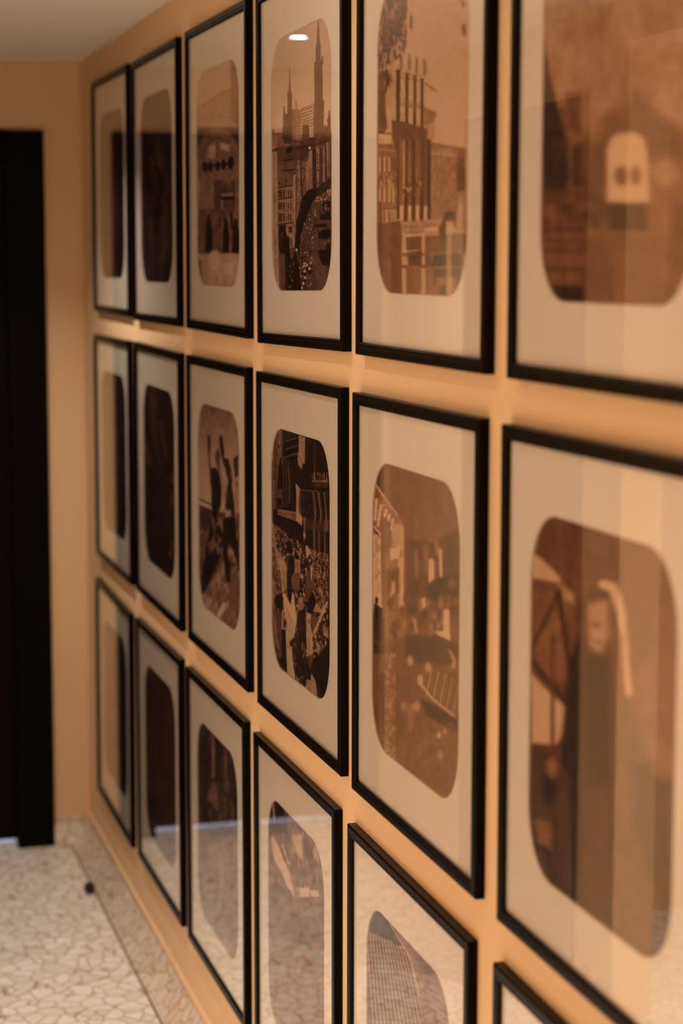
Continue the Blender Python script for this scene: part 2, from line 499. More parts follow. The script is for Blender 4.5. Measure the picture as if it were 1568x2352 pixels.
        if self.rc[1] > 2:          # tonal texture of a real print, then its contrast
            k = self.rc[1] / 4
            t = self.t * (1 + np.clip(1.25 - 1.5 * self.t, .06, 1) * (.40 * (self.noise(1.5 * k, 4.0 * k, 2) - .5) + .36 * (self.noise(9 * k, 20 * k, 3) - .5)))
            t = (t - .34) * 1.35 + .36
        else:
            t = self.t * 1.1
        at.data.foreach_set('value', np.clip(t, 0.01, 1).ravel().astype(np.float32))
        me.materials.append(mat)
        return me
# ------------------------------------------------------------------ the prints
def Z(ox, oy, s):
    """points measured on an enlargement of the survey photograph"""
    return lambda *p: [(ox + p[i] / s, oy + p[i + 1] / s) for i in range(0, len(p), 2)]

def avenue(s):                      # two spired towers above a long street of facades
    s.t[:] = np.interp(s.Y, [40, 160, 290, 330, 670], [.70, .72, .80, .30, .16])
    q = Z(590, 0, 6.533); z = Z(610, 270, 5.735)
    s.mix((s.Y > 305) * 1.0, .20 + .16 * s.noise(6, 14))
    s.poly(q(395,1600, 412,1580, 420,1690, 455,1720, 455,1380, 475,1350, 484,1210, 489,950, 494,950, 498,1210, 505,1380, 522,1380, 525,1880, 530,2100, 385,2100, 390,1880), .36, 1.2)
    s.poly(q(525,1640, 575,1640, 580,1510, 592,1510, 600,1650, 620,1640, 640,1640, 655,1700, 655,2100, 520,2100), .50, 1)
    s.poly(q(745,1400, 770,1400, 770,1570, 745,1580), .84)
    s.poly(q(655,1620, 845,1550, 848,2060, 790,2060, 655,2060), .60)
    for k in range(10):
        y = 1690 + 45 * k
        s.line(q(660, y, 845, y - 62), 2.2, .80, 1, 1)
        s.line(q(660, y - 22, 845, y - 84), 1.6, .48, .8, 1)
    s.poly(q(690,1800, 775,1800, 775,1870, 690,1880), .46); s.poly(q(688,1880, 780,1880, 782,2150, 665,2150), .24)
    for k in range(6): s.line(q(700 + 13 * k, 1810, 700 + 13 * k, 1860), 1, .75)
    for k in range(5): s.line(q(700 + 16 * k, 1910, 700 + 16 * k, 2080), .9, .38)
    s.poly(q(918,290, 924,290, 935,430, 937,520, 945,640, 958,680, 955,760, 950,780, 950,920, 962,925, 965,840, 985,850, 990,940, 975,980, 985,1100, 985,1500, 1005,1520, 1000,1900, 1005,2000, 845,2000, 850,1560, 860,1540, 858,930, 880,920, 878,720, 890,650, 898,520, 900,440, 912,400), .36, 1.1)
    for k in range(7): s.line(q(875 + 16 * k, 1000, 868 + 18 * k, 1900), .9, .29 if k % 2 else .42, .7)
    s.line(q(858, 950, 988, 960), 1.5, .24); s.line(q(850, 1560, 1000, 1510), 1.2, .27)
    s.poly(q(1040,1800, 1060,1790, 1075,1650, 1085,1650, 1100,1720, 1100,2100, 1000,2100, 1010,1900), .32, 1.2)
    s.ell(*q(1040, 1850)[0], 3, 7, .85); s.ell(*q(1010, 1830)[0], 2, 5, .8)
    s.poly(q(215,1950, 260,1960, 262,2060, 215,2060), .12)
    # roofs behind, then the facades down the street
    s.poly(z(70,230, 330,200, 330,400, 80,430), .46, 1.5); s.poly(z(80,160, 108,165, 105,235, 75,235), .10)
    s.poly(z(225,120, 345,120, 345,300, 320,350, 250,340, 215,270), .20, 1.5)
    s.line(z(175,320, 175,580), 1, .10)
    s.line(z(80,440, 145,410), 3, .07); s.line(z(100,425, 345,372), 1.8, .12)
    s.poly(z(330,400, 600,300, 850,235, 850,312, 600,395, 520,450, 345,520), .25, 1.5)
    s.poly(z(345,390, 560,345, 850,300, 850,325, 575,385, 440,440, 345,460), .16, 1.2)
    s.poly(z(350,430, 600,400, 600,470, 470,560, 350,560), .20, 2)
    s.poly(z(165,460, 350,380, 350,560, 170,600), .26, 2)
    s.poly(z(270,400, 345,378, 345,460, 270,470), .07)
    s.line(z(240,565, 360,545), 2.2, .08); s.poly(z(265,585, 355,575, 355,670, 265,685), .40)
    for k in range(3): s.line(z(280 + 28 * k, 590, 280 + 28 * k, 680), 1.4, .18)
    s.line(z(220,705, 390,680), 2.4, .06)
    s.poly(z(165,760, 200,715, 285,715, 355,880, 160,915), .36, 1)
    s.ell(*z(270, 830)[0], 1.5, 4, .10); s.ell(*z(180, 870)[0], 1.5, 4, .10)
    s.poly(z(78,450, 150,450, 160,900, 170,1700, 175,2240, 100,2200, 78,1700), .60, 1)
    for x, v in ((95, .50), (115, .38), (135, .66), (150, .40)):
        s.line(z(x, 460, x + 4, 1200, x + 14, 1800, x + 30, 2230), 1.1, v, .8)
    s.specks(26, z(100,560, 130,560, 150,1900, 120,1900), .5, 4, (.30,))
    s.poly(z(160,910, 360,880, 395,760, 400,1500, 380,1540, 380,1720, 165,1760), .50, 1)
    for y0, y1 in ((955, 1060), (1120, 1215), (1265, 1372)):
        for x in (178, 205, 240): s.poly(z(x - 10, y0, x + 9, y0 - 4, x + 9, y1 - 4, x - 10, y1), .07, .8)
        for x in (300, 332): s.poly(z(x - 7, y0 + 6, x + 7, y0 + 3, x + 7, y1 - 10, x - 7, y1 - 6), .13, .8)
        s.line(z(270, y0, 272, y1 + 20), 1, .30)
    for a, b in ((1080, 1045), (1412, 1380), (925, 888), (1240, 1215)):
        s.line(z(160, a, 372, b), 2.4 if a != 1240 else 1, .06 if a != 1240 else .3)
    s.poly(z(165,1420, 270,1410, 262,1480, 280,1560, 315,1580, 310,1760, 170,1740), .08, 1)
    s.line(z(200,1520, 205,1600), 1.5, .3); s.line(z(222,1510, 226,1600), 1, .3)
    s.poly(z(262,1430, 330,1425, 330,1575, 290,1560, 262,1500), .52, 1.2)
    s.poly(z(300,1440, 345,1430, 345,1510, 300,1515), .12)
    s.poly(z(320,1560, 372,1540, 375,1700, 320,1725), .55); s.poly(z(330,1585, 345,1580, 350,1690, 332,1700), .14)
    s.poly(z(330,1730, 375,1710, 345,1890, 325,1890), .35)
    s.poly(z(360,760, 398,745, 405,1060, 395,1420, 365,1380), .56, 1); s.line(z(400,770, 402,1400), 2, .12)
    s.poly(z(412,570, 462,555, 470,1040, 462,1180, 420,1340, 405,1300, 412,900), .46, 1)
    s.line(z(462,540, 466,900, 480,1030), 2.6, .06)
    s.specks(20, z(412,570, 455,560, 455,1150, 415,1290), .8, 3, (.15, .6))
    s.poly(z(470,590, 515,560, 520,1010, 500,1030, 475,900), .42, 1); s.specks(14, z(475,600, 512,580, 512,1000, 480,900), .8, 3, (.12,))
    s.poly(z(520,600, 560,540, 565,440, 612,420, 618,930, 535,985), .52, 1)
    for k in range(9): s.line(z(525, 640 + 42 * k, 615, 590 + 42 * k), 1.0, .34, .8)
    s.ell(*z(578, 400)[0], 2.6, 3.5, .80)
    s.poly(z(612,420, 665,400, 668,940, 690,1000, 640,960, 618,930), .13, 1)
    s.poly(z(665,412, 705,402, 702,990, 672,900), .54, 1); s.specks(12, z(678,440, 692,440, 690,960, 680,940), 1, 2.4, (.16,))
    s.poly(z(705,402, 750,390, 752,860, 720,900, 702,900), .20, 1)
    s.poly(z(750,385, 778,378, 778,840, 752,855), .50, 1)
    s.poly(z(795,330, 838,315, 842,800, 810,790), .50, 1); s.line(z(826, 340, 828, 790), 1.4, .22)
    s.poly(z(778,378, 795,330, 810,800, 780,840), .16, 1)
    # trees, boulevard and traffic
    s.poly(z(700,900, 760,850, 850,780, 850,940, 700,1050, 640,1100, 600,1020), .13, 3)
    s.poly(z(690,1040, 855,930, 855,1080, 740,1110, 600,1140), .34, 3)
    s.specks(60, z(690,1040, 855,930, 855,1080, 740,1110, 600,1140), 1.2, 2, (.12, .6, .75, .2))
    s.poly(z(600,1120, 740,1100, 850,1070, 860,2290, 420,2290, 430,1950, 500,1350), .22, 3)
    for k in range(7):
        s.line(z(600 + 16 * k, 1200, 520 + 60 * k, 2290), 1.1, .36 if k % 2 else .15, .6)
    s.poly(z(580,1640, 690,1640, 840,2290, 690,2290), .27, 3, .8)
    for k in range(5): s.line(z(590 + 28 * k, 1650, 640 + 56 * k, 2290), 1.0, .36 if k % 2 else .19, .7)
    s.poly(z(480,1050, 560,950, 640,925, 660,1010, 600,1140, 520,1340, 460,1560, 440,1900, 470,2290, 260,2290, 255,1800, 175,1780, 172,1640, 300,1560, 318,1760, 335,1890, 385,1740, 400,1400, 450,1190), .035, 2)
    s.specks(60, z(480,1050, 640,940, 560,1250, 470,1560, 430,1900, 300,1900), 1, 2.5, (.10, .015))
    s.poly(z(740,1120, 850,1100, 850,1260, 735,1230), .06, 2); s.line(z(742,1110, 738,1230), 1.3, .5); s.specks(10, z(760,1140, 830,1140, 830,1220, 760,1220), 1.2, 3, (.4, .55))
    for p in ((705,1270, 850,1250, 850,1350, 710,1350), (650,1405, 800,1398, 800,1440, 655,1440), (690,1510, 760,1480, 850,1470, 850,1605, 690,1595),
              (675,1750, 790,1740, 800,1660, 850,1650, 852,1955, 745,1945)):
        s.poly(z(*p), .02, 2)
    s.poly(z(655,1350, 850,1350, 850,1400, 650,1400), .24, 2); s.specks(14, z(680,1610, 840,1610, 800,1720, 690,1700), .8, 4, (.10, .4))
    s.specks(110, z(560,1200, 660,1150, 660,1500, 620,1800, 600,2100, 450,2200, 440,1700, 500,1350), 1.0, 2.0, (.03, .03, .45, .75))
    s.specks(50, z(440,1850, 610,1850, 600,2250, 460,2250), 1.8, 3.4, (.02, .02, .55, .85, .3))
    for x, y in ((510, 2030), (520, 2110), (405, 1745), (575, 1990)): s.ell(*z(x, y)[0], 2.6, 3.2, .8)
    for x, y in ((505, 2060), (510, 2150), (580, 2040), (480, 1850)): s.ell(*z(x, y)[0], 4, 3.6, .01)
    s.line(z(405,1750, 425,1830, 420,1880), 1.4, .55); s.specks(18, z(310,1950, 380,1900, 350,2200, 300,2250), .7, 2, (.5, .7))
    s.line(z(470,1500, 450,1900), .8, .5, .5)
    s.grain(.03)

def monument(s):                    # tall row of pillars with figures on top beside a leafy tree
    s.t[:] = np.interp(s.Y, [0, 330, 360, 700], [.72, .76, .70, .55])
    a = Z(850, 0, 6.722); b = Z(850, 330, 6.357)
    s.poly(a(870,2180, 1470,2290, 1470,2400, 870,2400), .50)
    # wing of the building on the right
    s.poly(b(890,10, 1390,80, 1390,1260, 890,1150), .52, 1.5); s.poly(b(890,120, 1270,160, 1270,190, 890,165), .64, 2)
    s.line(b(890,10, 1280,75), 1.8, .36); s.line(b(890,175, 1270,210), 1.6, .34)
    s.mix(((s.X > 990) & (s.X < 1047) & (s.Y > 365) & (s.Y < 470)) * .8, .44 + .18 * s.noise(4, 9, 2))
    for k in range(7): s.line(b(930 + 50 * k, 240, 930 + 50 * k, 900), 2, .38, .5, 2)
    s.poly(b(1275,60, 1390,70, 1390,210, 1275,205), .42, 2); s.poly(b(1265,210, 1375,210, 1380,680, 1260,690), .22, 2.5)
    s.poly(b(1290,780, 1340,780, 1340,1230, 1250,1230), .62, 3); s.line(b(1250,900, 1250,1240), 2, .26)
    # facade on the left, below the tree
    s.poly(a(70,2040, 420,2040, 420,2400, 70,2400), .52, 2); s.poly(a(130,2060, 330,2090, 325,2250, 115,2230), .74, 1.5)
    s.poly(b(75,0, 400,0, 400,1180, 75,1180), .48, 2)
    for y in (30, 110, 130): s.line(b(80, y, 390, y + 30), 1.2, .34)
    s.line(b(80,75, 390,110), 2, .66)
    for y0, y1 in ((200, 400), (640, 840)):
        for x in (140, 208, 278) + ((335,) if y0 > 500 else ()):
            s.line(b(x, y0, x + 3, y1), 3.0, .80, 1, 1.2); s.line(b(x + 26, y0 - 10, x + 26, y1 + 30), 2.2, .36, .8, 1.5)
    s.poly(b(300,200, 400,200, 400,600, 330,600), .25, 5, .7); s.specks(60, b(90,440, 390,440, 390,620, 90,620), 2, 5, (.34, .62))
    s.line(b(160,960, 390,930), 2, .35); s.poly(b(160,980, 390,960, 390,1150, 180,1180), .62, 2)
    for x in (150, 205, 275): s.line(b(x, 850 if x == 150 else 1000, x + 5, 1150), 4, .28, .8, 2)
    # tree crown hanging in from the top left
    crown = a(60,-60, 560,-60, 575,120, 560,300, 530,330, 560,470, 550,700, 520,820, 470,780, 440,900, 350,960, 330,1040, 300,1000, 250,1060, 330,1090, 350,1330, 260,1400, 220,1560, 240,1800, 280,1960, 200,2060, 60,2060)
    s.poly(crown, .14, 3)
    n = s.noise(3.2, 11, 3); m = np.zeros_like(s.t); 
    s.mix(((s.X < 934) & (s.Y < 300)) * np.clip((n - .54) * 9, 0, 1) * np.clip(s.noise(26, 60, 2) * 1.6 - .15, 0, 1), .62)
    s.mix(((s.X < 905) & (s.Y > 120) & (s.Y < 300)) * np.clip((s.noise(9, 26, 2) - .58) * 8, 0, 1) * .8, .64)
    s.specks(160, a(60,0, 560,0, 550,750, 60,1000), .9, 4, (.14, .14, .42, .5))
    s.poly(a(75,1150, 210,1100, 240,1700, 250,1980, 75,2000), .16, 6, .8)
    s.poly(a(605,250, 650,230, 650,440, 615,430), .24, 2); s.line(a(630,160, 630,260), 1.5, .5); s.line(a(640,440, 645,490), 2, .42); s.line(a(630,0, 640,60), 2, .45)
    s.poly(a(1390,0, 1450,0, 1460,110, 1420,100), .34, 3); s.poly(a(1420,380, 1470,370, 1470,560, 1430,550), .22, 3)
    # receding cornices right of the pillars
    s.poly(a(825,1640, 1030,1750, 990,1880, 850,1960, 825,1960), .50, 2); s.line(a(850,1290, 1010,1410), 4, .44, 1, 2)
    s.poly(a(825,1960, 990,1900, 1000,2150, 825,2200), .60, 3)
    # pillars
    for x0, x1, top in ((400, 462, 1070), (543, 590, 1120), (665, 712, 1170), (778, 822, 1210)):
        s.poly(a(x0, top, x1, top, x1 - 6, 2000, x0 - 4, 2000), .11, 1.4)
    s.poly(a(690,1180, 712,1300, 690,1400, 715,1480, 680,1520, 665,1300), .2, 2)
    for y in (1170, 1240, 1600, 1640): s.line(a(460, y - 90 if y > 1500 else y - 40, 780, y), 2, .34, .8, 1.5)
    s.poly(a(460,1580, 780,1640, 780,1690, 460,1640), .42, 2, .6)
    for i, x in enumerate((470, 600, 715, 835)):     # statues
        y = (820, 820, 860, 890)[i]
        s.poly(a(x - 12, y, x + 10, y + 30, x + 18, y + 150, x + 8, y + 280, x - 14, y + 290, x - 18, y + 120), .34, 2, .85)
        s.line(a(x + 12, y + 60, x + 34, y + 200, x + 6, y + 250), 1.6, .42, .8)
    s.poly(a(330,1850, 520,1880, 880,1990, 870,2400, 400,2400, 330,2000), .26, 3)
    base = [(395, 430, .2), (430, 480, .40), (482, 508, .66), (508, 560, .20), (560, 590, .5), (590, 620, .22), (620, 660, .14), (660, 700, .44), (700, 740, .36), (740, 790, .20), (790, 835, .32), (835, 885, .12)]
    for x0, x1, v in base: s.poly(b(x0, -60, x1, -60, x1 - 2, 1100, x0 - 6, 1100), v, 1.6)
    s.specks(40, b(480,640, 760,560, 760,780, 480,760), 2.4, 5, (.6, .35, .2))
    for x in (515, 635, 750): s.poly(b(x - 22, 770, x + 26, 760, x + 20, 1140, x - 30, 1140), .13, 1.5)
    for x in (455, 575, 690, 805): s.poly(b(x - 22, 905, x + 24, 905, x + 20, 1110, x - 22, 1115), .90, 1.5)
    # foreground: clutter, poles and a parapet
    s.poly(b(75,1180, 440,1130, 460,2260, 75,2260), .27, 4); s.mix(((s.X < 922) & (s.Y > 515)) * .5, .22 + .22 * s.noise(5, 12))
    s.poly(b(470,1140, 1100,1100, 1100,1330, 470,1350), .60, 2)
    s.line(b(500,1350, 740,1325), 3, .88); s.poly(b(790,1235, 980,1215, 985,1275, 790,1285), .80, 1.5); s.line(b(470,1300, 735,1290), 1.6, .4)
    s.line(b(595,1200, 595,1300), 2, .3); s.line(b(500,1220, 730,1210), 2, .4); s.line(b(800,1200, 960,1180), 2, .42)
    s.poly(b(470,1370, 1390,1320, 1390,1600, 470,1600), .30, 2); s.poly(b(1195,1320, 1385,1310, 1385,1590, 1195,1590), .36, 2)
    s.poly(b(1090,1000, 1250,990, 1245,1180, 1200,1110, 1100,1130, 1100,1590, 1010,1560, 1000,1240, 1050,1140), .17, 3)
    s.line(b(530,1575, 700,1555), 3.4, .66); s.line(b(470,1605, 900,1600), 2, .2)
    s.poly(b(540,1610, 900,1610, 920,1810, 560,1780), .22, 3); s.poly(b(920,1620, 1340,1600, 1340,1790, 900,1800), .03, 4)
    s.poly(b(470,1790, 1330,1830, 1330,2260, 470,2260), .42, 2); s.poly(b(930,1830, 1340,1800, 1300,2100, 1240,1950, 1000,1950, 930,2050), .13, 5)
    s.poly(b(960,1960, 1240,1940, 1240,2020, 1000,2060), .46, 4); s.poly(b(1020,2080, 1120,2060, 1120,2240, 1020,2240), .16, 5)
    for x, w in ((495, 52), (775, 50), (1150, 70)):
        s.poly(b(x - w / 2, 1290, x + w / 2, 1290, x + w / 2 + 6, 2250, x - w / 2 - 4, 2250), .74, 2.4, .9 if x < 1100 else .7)
    s.poly(b(1115,1130, 1190,1150, 1240,1290, 1115,1290), .74, 3); s.line(b(1200,1290, 1385,1300), 3.4, .55)
    for x in (495, 775): s.poly(b(x - 34, 1600, x + 34, 1600, x + 34, 1640, x - 34, 1640), .25, 2, .7); s.poly(b(x - 34, 1770, x + 34, 1770, x + 34, 1815, x - 34, 1815), .2, 2, .8)
    s.line(b(265,1680, 290,2240), 4, .52, .7, 3)
    s.grain(.02)

def crowd(s):                       # a packed square below dark facades, a boy in a white shirt
    s.t[:] = .055 + .03 * s.noise(8, 14)
    a = Z(610, 970, 7.125); b = Z(610, 1280, 6.72)
    s.poly(a(60,90, 270,110, 270,690, 185,1090, 180,1400, 60,1450), .34, 1)
    for x, w, v in ((100, 2, .06), (150, 2.2, .05), (178, 1, .05), (130, 1, .45), (215, 3, .40), (245, 2, .34)):
        s.line(a(x + 20, 100, x - 4, 500, x + 10, 1100, x + 12, 1380), w, v, .9)
    s.specks(16, a(80,300, 240,200, 240,640, 90,1100), .9, 6, (.05,))
    s.poly(a(205,690, 275,690, 265,1090, 190,1090), .03, 1); s.poly(a(225,580, 262,575, 262,690, 225,690), .05)
    s.poly(a(175,1090, 265,1100, 250,1240, 170,1230), .22, 1); s.poly(a(175,1240, 262,1240, 262,1380, 180,1380), .03)
    s.poly(a(300,140, 530,210, 530,480, 290,570), .05, 1)
    for k in range(7): s.line(a(310 + 32 * k, 150 + 9 * k, 312 + 32 * k, 300 - 8 * k), 1.2, .22, .8)
    for p in ((330,310, 530,250), (340,440, 525,380), (280,585, 525,500)): s.line(a(*p), 2.2, .30)
    for x in (285, 330, 370, 412):
        s.line(a(x - 5, 600, x + (10 if x < 400 else 20), 980, x - (20 if x < 400 else -10), 1380), 1.6, .24 if x < 400 else .12, .9)
    s.line(a(370,700, 395,1000, 385,1330), 1.8, .34, .8); s.line(a(295,180, 295,480), 1, .2)
    s.poly(a(540,205, 645,245, 635,690, 598,660, 590,780, 530,690, 515,520, 540,510), .48, 1)
    s.line(a(525,530, 600,650), 1, .2); s.line(a(612,320, 610,620), .8, .36)
    s.line(a(700,265, 696,340), 1.4, .25); s.line(a(797,320, 797,940), 1.3, .26); s.line(a(880,330, 990,820), 1, .12, .6)
    s.poly(a(755,950, 1015,940, 1015,985, 755,975), .36, 1); s.poly(a(755,985, 1020,985, 1020,1075, 755,1050), .14, 1)
    for x in (785, 800, 885, 997): s.line(a(x, 820, x, 950), 1.4, .44)
    s.specks(14, a(750,830, 1010,830, 1010,940, 750,940), 1, 3, (.38,))
    s.poly(a(485,990, 560,1090, 575,1520, 600,1560, 585,1690, 495,1610, 500,1200), .50, 1)
    s.poly(a(548,1120, 562,1120, 566,1500, 552,1490), .20, .8); s.line(a(545,1220, 545,1460), 1.6, .10)
    s.line(a(570,1108, 840,1128), 1.6, .40); s.poly(a(570,1130, 760,1150, 760,1240, 570,1220), .10, 3)
    s.poly(a(190,1420, 500,1480, 498,1620, 340,1560, 190,1510), .38, 1); s.line(a(190,1425, 500,1475), 1.2, .52); s.line(a(200,1480, 490,1530), 1.4, .24)
    s.poly(a(498,1480, 600,1560, 590,1690, 498,1610), .54, 1)
    for x0, x1, w in ((790, 815, 4.6), (870, 905, 4.0), (965, 990, 3.4)):
        s.line(a(x0 - 10, 1150, x1, 1520, x0, 1720, x0 + 5, 2300), w, .32, .9, 1.6); s.line(a(x0 + 2, 1300, x1 + 8, 1520, x0 + 10, 1720), 1.2, .42, .6)
    s.poly(a(650,1590, 1010,1640, 1010,1800, 660,1740), .17, 4, .8); s.poly(a(970,1600, 1025,1600, 1025,1800, 960,1760), .34, 4, .7)
    s.poly(a(610,1560, 655,1560, 650,1760, 655,1880, 620,1970, 610,1800, 625,1740), .36, 2); s.ell(*a(632, 1850)[0], 2, 5, .58)
    s.specks(60, a(580,1180, 760,1180, 760,1600, 640,1560), .8, 2.4, (.12, .02, .2))
    # crowd texture
    top = a(75,1600, 190,1700, 300,1790, 420,1880, 560,1960, 640,2000, 740,2080, 1020,2160); poly = top + b(975,1300, 760,1900, 480,2050, 90,1500)
    n = s.noise(2.6, 6.5, 2)
    reg = np.zeros_like(s.t); keep = s.t.copy(); s.t[:] = 0; s.poly(poly, 1.0, 3); reg = s.t.copy(); s.t = keep
    s.mix(reg, np.clip(.06 + .55 * np.clip(n - .42, 0, 1) * 1.6, 0, 1))
    s.mix(reg * (s.X < 660) * np.clip((s.noise(3, 8, 2) - .5) * 5, 0, 1), .34)
    s.mix(reg * (s.X > 712) * (s.Y < 1400) * np.clip((s.noise(2, 4.6, 2) - .5) * 6, 0, 1), .40)
    s.specks(90, b(700,100, 970,60, 970,560, 760,560), 1.1, 2.6, (.5, .04, .04, .3))
    s.poly(a(90,1650, 125,1690, 175,2050, 230,2130, 330,2300, 330,2420, 190,2420, 150,2100), .48, 2)
    # people
    s.poly(b(170,0, 250,50, 320,130, 325,470, 250,540, 225,300, 220,120), .55, 1.5)
    for k in range(4): s.line(b(240 + 20 * k, 200, 245 + 20 * k, 470), .8, .36, .7)
    s.ell(*a(385, 2030)[0], 6, 14, .05, 1, .3); s.poly(a(345,1960, 420,1960, 430,2120, 340,2120), .06, 3)
    s.poly(b(440,20, 540,40, 520,300, 500,480, 440,250), .46, 2); s.poly(b(390,260, 510,240, 520,480, 470,560, 400,440), .30, 3)
    s.ell(*b(390, 120)[0], 8, 23, .025, 1, .25); s.poly(b(335,200, 420,200, 375,440, 420,520, 390,760, 340,640, 330,480), .025, 2)
    s.poly(b(255,580, 300,560, 385,740, 410,520, 440,640, 460,850, 500,1050, 430,1240, 370,1300, 375,1370, 400,1340, 410,1560, 455,1880, 340,1840, 310,1500, 300,1180, 330,1050, 285,800), .66, 1.2)
    for k in range(7): s.line(b(300 + 16 * k, 700 + 40 * k, 345 + 15 * k, 1020, 330 + 10 * k, 1400), .9, .42, .7)
    for k in range(4): s.line(b(330 + 18 * k, 1400, 350 + 22 * k, 1850), .8, .38, .8)
    s.poly(b(375,1300, 420,1270, 400,1380, 372,1370), .05, 1)
    s.poly(b(90,360, 150,350, 150,760, 130,800, 92,700), .42, 3); s.ell(*b(180, 680)[0], 7, 16, .07); s.poly(b(200,560, 270,620, 250,820, 205,850), .03, 3)
    s.poly(b(90,880, 230,830, 250,1100, 240,1540, 130,1500, 90,1200), .22, 3); s.line(b(130,900, 165,1250, 190,1400), 3.2, .50, .9, 2); s.line(b(95,900, 110,1400), 2.4, .44, .8)
    s.line(b(265,820, 255,1100), 4, .50); s.ell(*b(150, 1430)[0], 5, 9, .03)
    s.poly(b(250,1120, 305,1120, 330,1820, 200,1740, 120,1560, 245,1540), .03, 3)
    s.poly(b(500,620, 575,610, 585,790, 510,830), .46, 2); s.poly(b(500,840, 610,820, 620,1300, 560,1860, 450,1800, 410,1460), .09, 4)
    s.specks(40, b(410,1100, 620,900, 600,1900, 460,1900), 1, 5, (.26, .4, .02))
    s.ell(*b(700, 720)[0], 11, 24, .04, 1, .3); s.poly(b(620,300, 720,180, 730,460, 640,720, 600,640), .22, 3)
    s.poly(b(680,140, 722,160, 720,330, 700,360), .56, 2); s.poly(a(650,2020, 680,2010, 730,2140, 670,2240), .60, 2)
    s.poly(b(625,880, 700,870, 690,1060, 720,1200, 725,1480, 680,1740, 640,1560, 625,1200), .58, 1.5)
    s.line(b(650,960, 665,1030, 690,960), 1, .1); 
    for k in range(3): s.line(b(640 + 22 * k, 1100, 655 + 14 * k, 1560), .8, .34, .8)
    s.poly(b(720,840, 790,690, 850,800, 940,680, 950,700, 870,900, 780,1180, 730,1180, 800,1000, 840,860), .50, 2)
    s.poly(b(700,880, 780,920, 830,980, 730,1110, 690,1050), .26, 2); s.line(b(945,690, 890,860, 820,1000, 735,1150), 3.4, .62, .9, 2)
    s.poly(b(880,1010, 970,1180, 970,1260, 890,1200), .46, 3); s.ell(*b(812, 1410)[0], 4, 16, .48, .9, .5)
    s.poly(b(720,1700, 770,1560, 975,1320, 980,1800, 940,2200, 800,2300, 740,2100, 640,1880), .02, 8)
    s.poly(b(560,1560, 740,1500, 700,1800, 620,1900, 520,1800), .06, 5, .8)
    s.poly(b(705,1780, 770,1920, 810,2260, 690,2200, 600,2060, 640,1880, 690,1900), .52, 1.5)
    for k in range(5): s.line(b(650 + 26 * k, 1900, 670 + 28 * k, 2200), .9, .30, .8)
    s.poly(b(640,1260, 680,1500, 670,1740, 700,1700, 740,1520, 700,1400), .4, 2, .3)
    s.grain(.035)
    s.t = (s.t - .15) * 1.2 + .17

